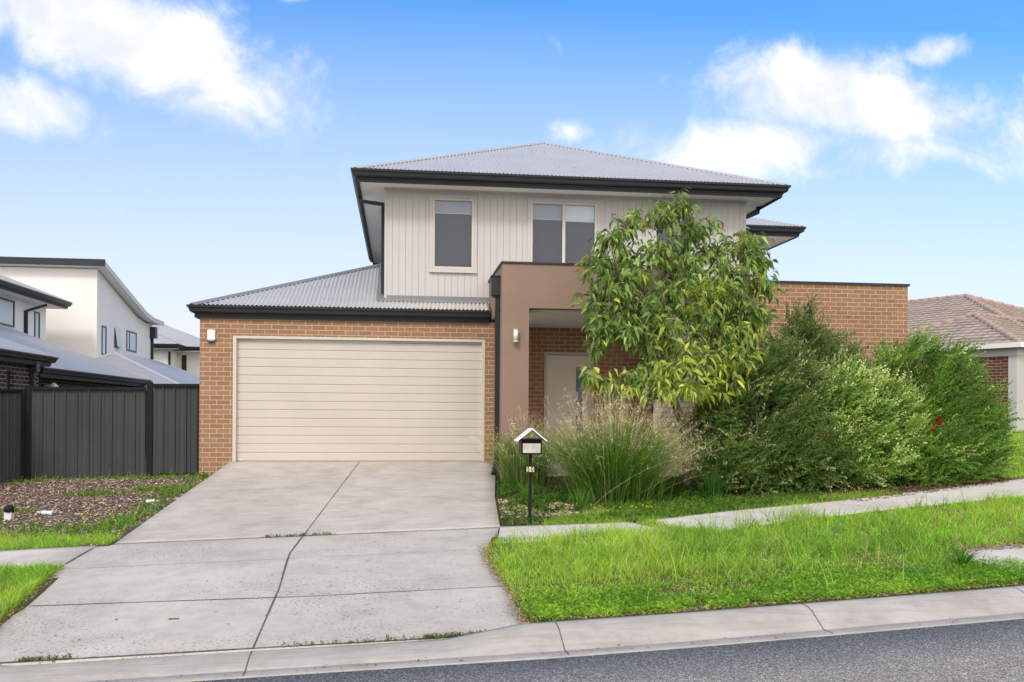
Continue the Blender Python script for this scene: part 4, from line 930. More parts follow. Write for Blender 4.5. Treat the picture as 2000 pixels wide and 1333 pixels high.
stuff(chips('leaf_litter', P, Hn(P, .03), RNG.uniform(.012, .04, len(P)), [(.10, .055, .03), (.18, .10, .06), (.05, .03, .02), (.26, .18, .12)]), 'brown leaf litter under the bushes along the right-hand path', 'leaf litter')
# weeds in the mulch
tp = []
for cx, cy, sx, sy, n in [(-3.40, -1.2, .12, .8, 420), (-3.3, -.1, .25, .2, 380), (-4.3, -.1, .5, .12, 360), (-5.3, .15, .6, .10, 160), (-6.5, -.1, .35, .15, 260), (-3.6, -2.2, .10, .3, 180), (-3.5, -3.3, .12, .25, 160), (-3.6, -4.5, .18, .5, 600), (-4.1, -4.95, .6, .25, 800), (-4.75, -1.9, .22, .12, 320), (-3.9, -1.6, .25, .15, 400), (-5.4, -3.4, .2, .15, 140), (-6.3, -4.3, .8, .3, 700)]:
    tp.append(np.c_[RNG.normal(cx, sx, n), RNG.normal(cy, sy, n)])
P = np.concatenate(tp); P = P[(P[:, 1] < .35) & (P[:, 0] < -3.08-.0*P[:, 1]) & (P[:, 0] < -3.05+.045*P[:, 1])]; n = len(P)
stuff(leaflets('weeds', P, Hn(P)+RNG.uniform(.01, .10, n)*RNG.uniform(.1, 1, n), RNG.uniform(.012, .032, n), mixc((.05, .14, .02), (.17, .30, .04), RNG.uniform(0, 1, n)), tilt=.7), 'leafy green weeds scattered over the bark mulch left of the driveway', 'ground cover')
k = RNG.uniform(0, 1, n) < .5; P2 = P[k]+RNG.normal(0, .05, (k.sum(), 2)); P2 = P2[P2[:, 0] < -3.1+.045*P2[:, 1]]; n = len(P2)
stuff(blades('weed_grass', P2, Hn(P2), np.clip(.09*np.exp(RNG.normal(0, .4, n)), .02, .26), RNG.uniform(.005, .009, n), RNG.uniform(.2, 1, n), grasscol(P2, yellow=.15)), 'thin grass blades growing through the bark mulch', 'grass')
# moss and weeds in the joints
P = np.concatenate([along([(-1.6, -5.755), (-.75, -5.75)], 330, .018), along([kb(x, .50) for x in (.2, .6, 1.02)], 700, .02), along([kb(x, .49) for x in (-.9, -.3, .2)], 160, .008), along([kb(x, .5) for x in (-2.7, -2.3)], 180, .015)])
n = len(P)
stuff(leaflets('joint_weeds', P, Hd(P[:, 0], P[:, 1])+RNG.uniform(.004, .03, n), RNG.uniform(.006, .014, n), mixc((.06, .09, .02), (.18, .22, .05), RNG.uniform(0, 1, n)), tilt=.6), 'small moss and weeds growing in the driveway joints', 'ground cover')
# debris on the concrete
P = np.concatenate([scatter([(-3, -9.6), (.8, -9.6), (.7, -7), (-3.1, -7)], 40), scatter([(-3, -5), (1, -5), (1.3, -.5), (-2.7, -.5)], 18)])
stuff(chips('leaf_scraps', P, Hd(P[:, 0], P[:, 1])+.006, RNG.uniform(.008, .03, len(P)), [(.10, .06, .03), (.2, .12, .06), (.3, .2, .12)]), 'small dry leaf scraps lying on the concrete driveway', 'leaf scraps')

gx_ = RNG.uniform(-2.8, 9, 260); GPt = np.array([kb(x, abs(RNG.normal(.05, .06))) for x in gx_])
stuff(chips('gutter_litter', GPt, Hr(GPt[:, 0], GPt[:, 1])+.016, RNG.uniform(.006, .026, len(GPt)), [(.16, .10, .06), (.3, .2, .12), (.08, .06, .05), (.42, .33, .22)]), 'dry leaf bits and grit lying in the gutter beside the kerb', 'leaf litter')
# small yellow daisies (cannot be told apart)
P = np.concatenate([RNG.normal((3.0, -5.1), (.25, .08), (9, 2)), RNG.normal((-3.95, -4.25), (.15, .3), (9, 2)), np.array([(1.93, -3.4), (4.9, -4.1), (2.2, -5.0)])]); n = len(P)
a = np.linspace(0, 2*np.pi, 9)[:-1]
V = np.concatenate([np.c_[p[0]+.011*np.cos(a), p[1]+.011*np.sin(a)-.004*0, np.full(8, float(H(*p))+.12)+.006*np.sin(a)] for p in P]); F = (np.arange(8)[None]+8*np.arange(n)[:, None])
stuff(np_mesh('yellow_flowers', V, [F], np.tile((.75, .52, .01), (len(V), 1)), M['leaf']), 'tiny yellow daisy flowers among the weeds', 'flowers')

# ------------------------------------------------------------------ tussocks
def tussock(name, cx, cy, n, h0, h1, spread, nd, label, rad, dryh, right=.0, cdark=(.05, .13, .02), clight=(.23, .40, .06)):
    z = float(H(cx, cy)); t = empty(name, (cx, cy, z), label, 'grass clump')
    a = RNG.uniform(0, 2*np.pi, n); r = np.abs(RNG.normal(0, rad, n)); P = np.c_[cx+np.cos(a)*r, cy+np.sin(a)*r]
    def sub(o, nm):
        me = o.data; o.parent = t; me.transform(Matrix.Translation(-ORG[t.name])); ORG[o.name] = ORG[t.name]; return o
    ln = np.clip(RNG.normal(spread, .33, n), .05, 1.5)
    sub(blades('leaves', P, Hn(P), RNG.uniform(h0, h1, n), RNG.uniform(.007, .013, n), ln, mixc(cdark, clight, RNG.uniform(0, 1, n)**1.5), seg=6, dirn=a+RNG.normal(0, .6, n)), 'leaves')
    # dry flowering stalks with airy heads
    V = []; F = []; C = []; b = 0
    for i in range(nd):
        aa = random.uniform(0, 2*math.pi); rr = abs(random.gauss(0, rad*.8)); p = Vector((cx+math.cos(aa)*rr, cy+math.sin(aa)*rr, z))
        le = abs(random.gauss(spread*.55, .28)); 
        if random.random() < right: aa = random.gauss(-.1, .35); le = random.uniform(.6, 1.15)
        d = Vector((math.cos(aa)*le, math.sin(aa)*le*.8, 1)).normalized(); h = random.uniform(*dryh); pts = []
        q = p.copy(); k = 7
        for j in range(k+1):
            pts.append(q.copy()); d = (d+Vector((math.cos(aa)*.05*le, 0, -.06*le))+Vector((random.gauss(0, .035), random.gauss(0, .035), 0))).normalized(); q = q+d*h/k
        col = np.array(random.choice([(.68, .56, .38), (.56, .44, .29), (.74, .64, .47), (.46, .35, .23)]))*random.uniform(.75, 1.15)
        def rib_(pl, w0, w1, c):
            nonlocal b
            side = Vector((random.gauss(0, 1), random.gauss(0, 1), random.gauss(0, .2))).normalized()
            for j, pp in enumerate(pl):
                w = w0+(w1-w0)*j/(len(pl)-1); V.append(pp-side*w); V.append(pp+side*w); C.append(c); C.append(c)
                if j: F.append((b-2, b-1, b+1, b)); 
                b += 2
        rib_(pts, .0022, .0012, col)
        for _ in range(random.randint(5, 9)):      # side twigs of the head
            j = random.randint(k-3, k); s = pts[j]; dd = Vector((random.gauss(0, .7), random.gauss(0, .7), random.uniform(.1, 1))).normalized(); m = s+dd*random.uniform(.03, .09)
            rib_([s, m], .0012, .0008, col)
            for _ in range(2): rib_([m, m+Vector((random.gauss(0, .025), random.gauss(0, .025), random.gauss(.0, .02)))], .0035, .002, col*1.1)
    o = np_mesh('dry_stalks', np.array([tuple(v) for v in V]), [np.array(F)], np.array(C), M['dry'], t)
    return t
tussock('tussock_grass', 3.15, -3.75, 5200, .75, 1.45, .58, 900, 'large green tussock grass with tan dry flower stalks behind the letterbox, below the tree', .26, (1.0, 1.66), .30)
tussock('tussock_grass', 2.10, -2.05, 1300, .6, 1.15, .5, 170, 'smaller reedy tussock between the rendered pillar and the large tussock', .20, (.8, 1.25), .1, cdark=(.08, .16, .03), clight=(.30, .42, .08))

# ------------------------------------------------------------------ tree
def add_leaves(store, p, d, n, Lr, colf, droop=.75, step=.03, radius=.02):
    """alternate drooping lance-shaped leaves along a twig starting at p in direction d"""
    q = Vector(p); d = Vector(d).normalized()
    pts = [q.copy()]
    for i in range(n):
        d = (d+Vector((random.gauss(0, .10), random.gauss(0, .10), random.gauss(-.02, .08)))).normalized(); q = q+d*step; pts.append(q.copy())
        a = random.uniform(0, 2*math.pi); o = d.orthogonal(); o.rotate(Matrix.Rotation(a, 3, d)); o = (o+d*.7).normalized()
        ld = (o*(1-droop)+Vector((0, 0, -1))*droop+Vector((random.gauss(0, .3), random.gauss(0, .3), random.gauss(0, .22)))).normalized()
        Ln = random.uniform(*Lr)*(.6+.4*min(1, (n-i)/4)); w = Ln*random.uniform(.115, .165)
        side = ld.cross(Vector((random.gauss(0, 1), random.gauss(0, 1), random.gauss(0, .5)))).normalized(); nrm = side.cross(ld)
        cv = Vector((0, 0, -1))*Ln*.14+nrm*random.gauss(0, .06)*Ln
        b0 = q+o*radius; m1 = b0+(o*.35+ld*.65).normalized()*Ln*.34; m2 = m1+ld*Ln*.33+cv*.6; tip = m2+(ld+Vector((0, 0, -.25))).normalized()*Ln*.36+cv
        f1 = nrm*w*.25
        store['V'] += [b0, m1-side*w+f1, m1, m1+side*w+f1, m2-side*w*.8+f1, m2, m2+side*w*.8+f1, tip]
        c = colf(q, i/n); c1 = c*random.uniform(.9, 1.1); store['C'] += [c*.9, c1, c*1.15, c, c1, c*1.12, c, c*1.05]
    return pts
tree = empty('tree', (4.52, -3.0, float(H(4.5, -3))), 'young multi-branched tree with drooping long leaves and yellow-green buds in front of the porch', 'tree')
wood = MB(); tw = MB(); ST = dict(V=[], C=[])
rnd = random.Random(11); random.seed(23)
def path_between(a, b, k, wob, up_=.0):
    a, b = Vector(a), Vector(b); pts = []
    for i in range(k+1):
        t = i/k; p = a.lerp(b, t); p.z += up_*math.sin(math.pi*t); f = math.sin(math.pi*t)
        pts.append(p+Vector((random.gauss(0, wob), random.gauss(0, wob), random.gauss(0, wob*.6)))*f)
    return pts
TB = Vector((4.52, -3.0, -.15)); F1 = Vector((4.47, -3.0, .55)); 
trunk = [TB+Vector((.02, 0, -.2)), TB, Vector((4.50, -3.0, .2)), F1, Vector((4.42, -2.98, .85)), Vector((4.32, -3.0, 1.15))]
wood.tube(trunk, [.085, .075, .066, .062, .05, .04], 10)
LIMBS = [  # start, end, r
    (F1, (3.95, -3.15, 1.9), .026), ((3.95, -3.15, 1.9), (3.42, -3.1, 2.75), .02), ((3.42, -3.1, 2.75), (3.25, -3.1, 3.55), .013),
    ((4.32, -3, 1.15), (4.2, -2.85, 2.1), .034), ((4.2, -2.85, 2.1), (4.28, -2.8, 3.05), .026), ((4.28, -2.8, 3.05), (4.34, -2.8, 4.0), .016),
    ((4.32, -3, 1.15), (4.62, -3.3, 1.95), .024), ((4.62, -3.3, 1.95), (4.68, -3.3, 2.75), .016),
    (F1, (4.95, -2.9, 1.8), .03), ((4.95, -2.9, 1.8), (5.3, -2.85, 2.7), .022), ((5.3, -2.85, 2.7), (5.5, -2.8, 3.5), .014),
    ((4.95, -2.9, 1.8), (5.55, -2.9, 2.3), .014), ((3.95, -3.15, 1.9), (3.2, -3.3, 2.3), .014), ((4.2, -2.85, 2.1), (3.75, -2.6, 3.2), .016), ((4.28, -2.8, 3.05), (4.95, -2.6, 3.7), .014), ((4.32, -3, 1.15), (3.75, -3.5, 1.15), .014)]
for a, b, r in LIMBS: wood.tube(path_between(a, b, 5, .035), [r*1.15*(1-.25*i/5) for i in range(6)], 7)
TIPS = [(2.95, -3.1, 3.22, .2), (3.25, -3.0, 3.62, .25), (3.62, -2.9, 3.92, .3), (4.05, -2.8, 4.05, .3), (4.36, -2.8, 4.22, .25), (4.75, -2.7, 3.85, .3), (5.05, -2.7, 3.45, .28), (5.45, -2.8, 3.68, .32), (5.72, -2.8, 3.4, .3), (5.86, -2.9, 2.95, .3), (5.75, -2.9, 2.55, .3), (5.45, -2.95, 2.25, .35),
        (2.95, -3.1, 2.75, .3), (3.1, -3.2, 2.35, .3), (2.98, -3.3, 2.0, .22), (3.3, -3.2, 2.7, .35), (3.4, -3.2, 2.15, .28), (3.6, -3.1, 3.1, .35), (3.7, -3.0, 2.55, .4), (4.0, -3.0, 3.4, .4), (4.2, -3.1, 2.85, .42), (4.5, -3.2, 2.45, .4), (4.6, -3.0, 3.2, .4), (4.9, -3.0, 2.8, .4), (5.2, -3.0, 3.1, .38), (5.4, -2.9, 2.75, .35), (5.0, -3.1, 2.2, .38), (4.35, -3.3, 1.95, .38), (3.85, -3.2, 1.95, .28), (2.75, -3.5, 1.50, .15), (3.0, -3.5, 1.42, .18), (3.35, -3.5, 1.36, .18), (3.85, -3.7, 1.32, .22), (4.15, -3.7, 1.6, .3), (4.45, -3.7, 1.30, .26), (4.7, -3.5, 1.7, .35), (5.1, -3.4, 1.6, .28), (4.8, -3.5, 1.35, .22), (5.35, -3.3, 1.8, .22), (5.0, -3.2, 1.15, .2), (5.3, -3.2, 1.4, .22), (4.9, -2.9, .85, .18), (3.4, -2.6, 3.3, .3), (4.4, -2.4, 3.5, .35), (5.1, -2.4, 2.6, .35), (3.9, -2.3, 2.6, .35), (5.3, -3.0, 1.95, .3), (4.0, -3.4, 2.3, .3), (3.75, -3.4, 1.6, .25)]
nodes = [Vector(p) for a, b, r in LIMBS for p in path_between(a, b, 6, 0)]
def leafcol(q, f):
    t = random.random(); c = np.array((.035, .085, .02))*(1-t)+np.array((.22, .33, .075))*t
    if random.random() < (.9 if q.z < 1.75 and q.x > 3.75 else (.45 if q.z < 1.75 else (.5 if q.z < 2.4 and q.y < -3.05 and q.x > 3.9 else .04))): m = random.uniform(.05, 1); c = c*(1-m)+np.array((.48, .52, .075))*m
    elif random.random() < .22: c = c*.5+np.array((.34, .42, .10))*.5
    if f > .8 and q.z > 3.7 and random.random() < .3: c = np.array((.30, .10, .045))*random.uniform(.7, 1.2)
    if random.random() < .25: c = c*1.3+np.array((.05, .055, .045))
    return c
bc = []
for (x, y, z, r) in TIPS:
    c = Vector((x, y, z)); near = min(nodes, key=lambda p: (p-c).length+max(0, p.z-c.z)*1.5)
    br = path_between(near, c, 5, .03, .04); tw.tube(br, [.011, .010, .008, .006, .005, .003], 5)
    nt_w = max(7, int(25*r/.3))
    for k in range(nt_w):
        s = br[random.choice((2, 3, 4, 5, 5))]+Vector((random.gauss(0, r*.18), random.gauss(0, r*.22), random.gauss(0, r*.16)))
        d = Vector((random.gauss(0, 1), random.gauss(0, 1), random.gauss(.35, .65))).normalized()
        pts = add_leaves(ST, s, d, random.randint(5, 9), (.115, .215), leafcol, droop=random.uniform(.28, .70), step=r*.155)
        tw.tube(pts, [.004, .0015][0:1]*len(pts) if False else [.0045-.003*i/len(pts) for i in range(len(pts))], 3, False)
# upright reddish leader shoots
for (x, y, z) in [(2.82, -3.1, 3.25), (3.27, -3.05, 3.68), (3.5, -2.9, 4.0), (4.3, -2.8, 4.3), (4.48, -2.75, 4.2), (3.95, -2.8, 4.2), (4.72, -2.7, 4.02), (4.95, -2.7, 3.85), (5.5, -2.8, 3.85), (3.05, -3.1, 3.45)]:
    def redcol(q, f): t = random.random(); return (np.array((.40, .13, .06))*t+np.array((.28, .26, .06))*(1-t)) if f > .35 else np.array((.12, .2, .04))
    pts = add_leaves(ST, (x, y, z-.32), (random.gauss(0, .12), random.gauss(0, .1), 1), 12, (.08, .16), redcol, droop=.1, step=.03)
    tw.tube(pts, .004, 3, False)
wood.build('trunk', M['bark'], tree, True); tw.build('twigs', M['twig'], tree, True)
V = np.array([tuple(v) for v in ST['V']]); C = np.array(ST['C']); nl_ = len(V)//8; b = np.arange(nl_)[:, None]*8
np_mesh('foliage', V, [b+np.array([[0, 1, 2]]), b+np.array([[0, 2, 3]]), b+np.array([[1, 4, 5, 2]]), b+np.array([[2, 5, 6, 3]]), b+np.array([[4, 7, 5]]), b+np.array([[5, 7, 6]])], C, M['leaf'], tree)
# bud clusters
P3 = []
for (x, y, z, n_, s) in [(5.42, -3.0, 3.72, 60, .09), (5.3, -3.0, 3.55, 60, .08), (5.62, -3.0, 3.6, 35, .06), (5.75, -3.0, 3.35, 25, .05), (4.55, -3.75, 2.86, 80, .10), (4.38, -3.75, 2.75, 60, .08), (4.72, -3.75, 2.72, 55, .07), (4.5, -3.75, 2.58, 50, .06), (4.82, -3.7, 2.82, 45, .07), (4.28, -3.7, 2.5, 45, .05), (4.62, -3.7, 2.48, 45, .05), (5.6, -3.2, 3.05, 30, .04), (3.1, -3.3, 2.98, 30, .05), (5.05, -3.0, 3.55, 30, .04)]:
    P3.append(RNG.normal((x, y, z), (s*.75, s*.5, s*.6), (n_, 3)))
P3 = np.concatenate(P3); n = len(P3)
Vb = np.array([(1, 0, 0), (-1, 0, 0), (0, 1, 0), (0, -1, 0), (0, 0, 1), (0, 0, -1)])*.0105; Fb = np.array([(0, 2, 4), (2, 1, 4), (1, 3, 4), (3, 0, 4), (2, 0, 5), (1, 2, 5), (3, 1, 5), (0, 3, 5)])
np_mesh('buds', (P3[:, None]+Vb[None]).reshape(-1, 3), [(Fb[None]+6*np.arange(n)[:, None, None]).reshape(-1, 3)], np.repeat(np.array((.36, .42, .03))*RNG.uniform(.6, 1.3, (n, 1)), 6, 0), M['leaf'], tree, True)['kind'] = 'stuff'

# ------------------------------------------------------------------ bottlebrush shrubs
def unit(v): return v/(np.linalg.norm(v, axis=-1, keepdims=True)+1e-9)
def shrub(name, label, lobes, n, c0, c1, tip, bias=(.38, -.25, .38), Lr=(.22, .48), nleaf=25, lw=.0098, ll=.062, palef=.25, zmin=.05, seed=1, sprigs=0):
    R = np.random.default_rng(seed); lobes = np.array(lobes, float)
    bx = lobes[:, :3].mean(0); zb = float(H(bx[0], bx[1])); t = empty(name, (bx[0], bx[1], zb), label, 'bush')
    vol = lobes[:, 3]*lobes[:, 4]+lobes[:, 3]*lobes[:, 5]+lobes[:, 4]*lobes[:, 5]; li = R.choice(len(lobes), n, p=vol/vol.sum())
    d = unit(R.normal(0, 1, (n, 3))); rr = np.where(R.uniform(0, 1, n) < .30, R.uniform(.3, .8, n), R.uniform(.78, 1.08, n)); rr *= 1+.10*np.sin(d[:, 0]*7+li)*np.cos(d[:, 2]*6+li*2)+.05*R.normal(0, 1, n)
    A = lobes[li, :3]+d*lobes[li, 3:6]*rr[:, None]
    inside = np.zeros(n, bool)
    for k, l in enumerate(lobes):
        e = ((A-l[:3])/l[3:6]); inside |= ((e**2).sum(1) < .55) & (li != k)
    g = H(A[:, 0], A[:, 1]); keep = (~inside | (R.uniform(0, 1, n) < .2)) & (A[:, 2] > g+zmin); A, d, li = A[keep], d[keep], li[keep]; n = len(A)
    flip = d.copy(); cid = np.floor(A/np.array([.30, .34, .26])+.35*np.sin(A[:, [1, 2, 0]]*6)).astype(int); hv = lambda k: (lambda v: v-np.floor(v))(np.sin(cid[:, 0]*127.1+cid[:, 1]*311.7+cid[:, 2]*74.7+k*19.3+seed)*43758.5453)
    outer = rr[keep] > .75; kk = ~(outer & (hv(9) < .22)); A, d, li, cid, flip, n = A[kk], d[kk], li[kk], cid[kk], flip[kk], int(kk.sum())
    sd = unit(flip*np.array([.75, .75, .55])+np.array(bias)+np.stack([hv(1)-.5, hv(2)-.5, hv(3)-.5], 1)*1.1+R.normal(0, .22, (n, 3)))
    Ls = R.uniform(*Lr, n); Ls[R.uniform(0, 1, n) < .10] *= 1.6
    S0 = A-sd*Ls[:, None]*.5
    # stems
    side = unit(np.cross(sd, R.normal(0, 1, (n, 3)))); bend = np.cross(side, sd)*R.normal(0, .1, (n, 1))
    K = nleaf; tt = (np.arange(K)+.5)/K; tj = np.clip(tt[None]+R.normal(0, .02, (n, K)), 0, 1)
    ctr = S0[:, None]+sd[:, None]*(Ls[:, None]*tj)[..., None]+bend[:, None]*(Ls[:, None]*tj**2)[..., None]
    az = R.uniform(0, 2*np.pi, (n, K)); e1 = side[:, None]; e2 = np.cross(sd, side)[:, None]
    rad = np.cos(az)[..., None]*e1+np.sin(az)[..., None]*e2
    fw = .7+.8*tj; ld = unit(rad+sd[:, None]*fw[..., None]+R.normal(0, .14, (n, K, 3)))
    ln = ll*(1.08-.55*tj)*R.uniform(.7, 1.2, (n, K)); wv = unit(np.cross(ld, R.normal(0, 1, (n, K, 3))))*(lw*R.uniform(.8, 1.25, (n, K)))[..., None]
    mid = ctr+ld*(ln*.5)[..., None]; tipp = ctr+ld*ln[..., None]
    V = np.stack([ctr, mid-wv, tipp, mid+wv], 2).reshape(-1, 3)
    cs = mixc(c0, c1, .6*R.uniform(0, 1, n)+.65*hv(4)-.1); pale = (R.uniform(0, 1, n)*.5+hv(5)*.5 < palef)[:, None]; topness = np.clip((A[:, 2]-bx[2])*.5+.35, 0, 1)[:, None]
    pw = np.clip(pale*.75+topness*.18, 0, 1)[:, None]*np.clip(-.1+tj**1.5*1.3, 0, 1)[..., None]
    cc = cs[:, None]*(1-pw)+np.array(tip)*pw; cc = cc*R.uniform(.8, 1.2, (n, K, 1)); C = np.repeat(cc.reshape(-1, 3), 4, 0)
    F = np.arange(n*K)[:, None]*4+np.array([[0, 1, 2, 3]])
    np_mesh('foliage', V, [F], C, M['needle'], t)
    sw = side*.0016; q = S0+sd*Ls[:, None]
    V = np.stack([S0-sw*1.3, S0+sw*1.3, q+sw*.7+bend*Ls[:, None], q-sw*.7+bend*Ls[:, None]], 1).reshape(-1, 3)
    np_mesh('stems', V, [np.arange(n)[:, None]*4+np.array([[0, 1, 2, 3]])], np.tile((.20, .15, .08), (len(V), 1)), M['dry'], t)
    wd = MB(); rs = random.Random(seed)
    for l in lobes:
        for _ in range(6):
            e = Vector([l[i]+rs.gauss(0, .35)*l[3+i] for i in range(3)]); s0 = Vector((bx[0]+rs.gauss(0, .12), bx[1]+rs.gauss(0, .12), zb-.05))
            wd.tube([s0, s0.lerp(e, .5)+Vector((rs.gauss(0, .06), rs.gauss(0, .06), .05)), e], [.022, .014, .006], 5)
    wd.build('branches', M['bark'], t, True)
    return t
def brush(parent, x, y, z, s=1., dx=1.):
    R = np.random.default_rng(int(x*97)); n = 170; ax = unit(np.array([dx, -.2, .25])); tt = R.uniform(-.05, .05, n)*s; a = R.uniform(0, 6.28, n)
    e1 = unit(np.cross(ax, [0, 0, 1.])); e2 = np.cross(ax, e1); rad = np.cos(a)[:, None]*e1+np.sin(a)[:, None]*e2
    c = np.array([x, y, z])+ax*tt[:, None]; tip = c+(rad+ax*R.normal(0, .15, (n, 1)))*.030*s; wv = unit(np.cross(rad, ax))*.0022
    V = np.stack([c-wv, c+wv, tip+wv*1.2, tip-wv*1.2], 1).reshape(-1, 3)
    return np_mesh('flower', V, [np.arange(n)[:, None]*4+np.array([[0, 1, 2, 3]])], np.tile((.62, .035, .015), (4*n, 1)), M['red'], parent)
DG0, DG1 = (.07, .18, .035), (.07, .145, .028)
s2 = shrub('bottlebrush_bush', 'tall dark bush with a pointed top against the brick side wall',
    [(6.85, -1.9, 1.5, .75, .55, .85), (6.95, -1.9, 2.3, .32, .32, .52), (7.4, -1.9, 1.75, .55, .5, .62), (6.3, -2.1, 1.1, .6, .5, .8), (7.75, -2.0, 1.3, .45, .5, .65)], 3300, (.035, .09, .022), (.17, .29, .07), (.56, .54, .28), bias=(.15, -.15, .6), seed=3, palef=.2)
s4 = shrub('bottlebrush_bush', 'broad green bottlebrush bush with red flowers at the right end, above the path',
    [(9.1, -2.3, .75, 1.15, .85, 1.1), (8.85, -2.2, 1.7, .6, .55, .62), (9.55, -2.1, 1.55, .45, .5, .65), (8.3, -2.3, 1.2, .55, .6, .8), (9.75, -2.35, .7, .52, .7, .85), (8.9, -3.0, .25, .95, .65, .6), (8.3, -3.3, .1, .6, .5, .5)], 6600, (.03, .095, .018), (.19, .37, .055), (.62, .72, .22), seed=5, palef=.24)
s3 = shrub('bottlebrush_bush', 'pale yellow-green bottlebrush bush in the middle, directly above the path',
    [(7.25, -3.0, .65, .95, .75, .95), (7.05, -2.9, 1.15, .65, .55, .65), (7.75, -3.05, .75, .65, .6, .7), (7.1, -3.35, .25, .8, .6, .5), (6.75, -3.1, .9, .5, .5, .6)], 4600, (.05, .14, .025), (.25, .44, .075), (.78, .84, .36), seed=8, palef=.45)
s1 = shrub('bottlebrush_bush', 'dark olive bottlebrush bush right of the tree, nearest the large tussock',
    [(5.75, -3.2, .55, .95, .75, 1.05), (5.95, -3.0, 1.3, .75, .6, .8), (5.45, -3.1, 1.05, .6, .55, .8), (5.2, -3.6, .15, .75, .55, .55), (4.95, -3.1, .55, .45, .4, .55), (5.15, -2.7, 1.25, .4, .4, .5), (6.1, -3.6, .2, .75, .6, .6), (6.25, -3.0, 1.5, .4, .4, .45)], 5800, (.028, .075, .018), (.15, .26, .055), (.62, .62, .32), seed=9, palef=.25)
brush(s4, 8.36, -3.62, .80, 1.3); brush(s4, 8.40, -3.60, .90, .8); brush(s4, 8.27, -3.62, .70, .6)
brush(s1, 6.20, -4.02, .58, .6); brush(s1, 6.31, -4.0, .62, .6)

# ------------------------------------------------------------------ small things on the mulch
vp = empty('vent_pipe', (-5.2, -3.9, float(H(-5.2, -3.9))), 'white square pipe with a tilted black cap in the mulch, left edge', 'vent pipe')
VX, VY, VZ = -5.2, -3.9, float(H(-5.2, -3.9))
box('pipe', M['cap'], vp, VX-.048, VX+.048, VY-.048, VY+.048, VZ-.1, VZ+.135, bevel=.01)
mb = MB(); k = 16
rings = [(.066, .0), (.062, .045), (.052, .075), (.03, .09), (.001, .094)]
rot = Matrix.Rotation(math.radians(10), 3, 'Y')
vs = []
for r_, z_ in rings:
    for j in range(k): p = rot @ Vector((r_*math.cos(2*math.pi*j/k), r_*math.sin(2*math.pi*j/k), z_)); vs.append((VX+p.x-.004, VY+p.y, VZ+.118+p.z))
mb.add(vs, [(i*k+j, i*k+(j+1) % k, (i+1)*k+(j+1) % k, (i+1)*k+j) for i in range(len(rings)-1) for j in range(k)]+[tuple(range(k))[::-1]])
mb.build('cap', M['black'], vp, True)
M['pet'] = plain('clear_plastic', (.62, .68, .76), .18, .25, 30)
def bottle(x, y, ang, s, label):
    z = float(H(x, y))+.035*s+.02; r = empty('plastic_bottle', (x, y, z), label, 'bottle')
    d = Vector((math.cos(ang), math.sin(ang), .05)); c = Vector((x, y, z)); mb = MB()
    pr = [(-.10, .012), (-.098, .030), (-.06, .032), (-.03, .026), (0, .031), (.03, .032), (.055, .028), (.075, .014), (.09, .013)]
    mb.tube([c+d*a*s for a, _ in pr], [b_*s for _, b_ in pr], 12); mb.build('body', M['pet'], r, True)
    MB().tube([c+d*.045*s, c+d*.058*s], [.0315*s, .0285*s], 12).build('label_band', M['label'], r, True)
    MB().tube([c+d*.09*s, c+d*.108*s], .015*s, 10).build('cap', M['cap'], r, True)
bottle(-4.82, -3.68, math.pi-.1, 1.0, 'crumpled clear plastic bottle with a blue band on the mulch near the vent pipe')
bottle(-3.62, -2.9, .3, .8, 'crumpled clear plastic bottle among weeds near the driveway edge')
lf_ = box('dry_leaf', M['bark'], None, -1.86, -1.78, -9.10, -9.07, float(Hd(-1.8, -9.1))+.003, float(Hd(-1.8, -9.1))+.008)
tag(lf_, 'single curled tan leaf lying on the lower driveway near the road', 'leaf')

# ------------------------------------------------------------------ light, sky, camera
SUN = Vector((-.34, -.76, .82)).normalized()
sun = bpy.data.objects.new('sun', bpy.data.lights.new('sun', 'SUN')); COL.objects.link(sun)
sun.data.energy = SUNE = 1.6; sun.data.angle = math.radians(12); sun.data.color = (1., .955, .90)
sun.rotation_euler = SUN.to_track_quat('Z', 'Y').to_euler()
w = bpy.data.worlds.new('World'); scene.world = w; w.use_nodes = True; nt = w.node_tree; nt.nodes.clear()
out = nt.nodes.new('ShaderNodeOutputWorld'); bg = nt.nodes.new('ShaderNodeBackground'); L(nt, bg.outputs[0], out.inputs[0])
sky = nt.nodes.new('ShaderNodeTexSky'); sky.sky_type = 'NISHITA'; sky.sun_disc = False
sky.sun_elevation = math.asin(SUN.z); sky.sun_rotation = math.atan2(SUN.x, SUN.y)
sky.air_density = 1.0; sky.dust_density = 1.2; sky.ozone_density = 2.2; sky.altitude = 50
tc = nt.nodes.new('ShaderNodeTexCoord'); sp = nt.nodes.new('ShaderNodeSeparateXYZ'); L(nt, tc.outputs['Generated'], sp.inputs[0])
yy = math_(nt, 'MAXIMUM', math_(nt, 'ABSOLUTE', sp.outputs[1]), .12)
U = math_(nt, 'DIVIDE', sp.outputs[0], yy); V_ = math_(nt, 'DIVIDE', sp.outputs[2], yy)
cb = nt.nodes.new('ShaderNodeCombineXYZ'); L(nt, U, cb.inputs[0]); L(nt, V_, cb.inputs[1])
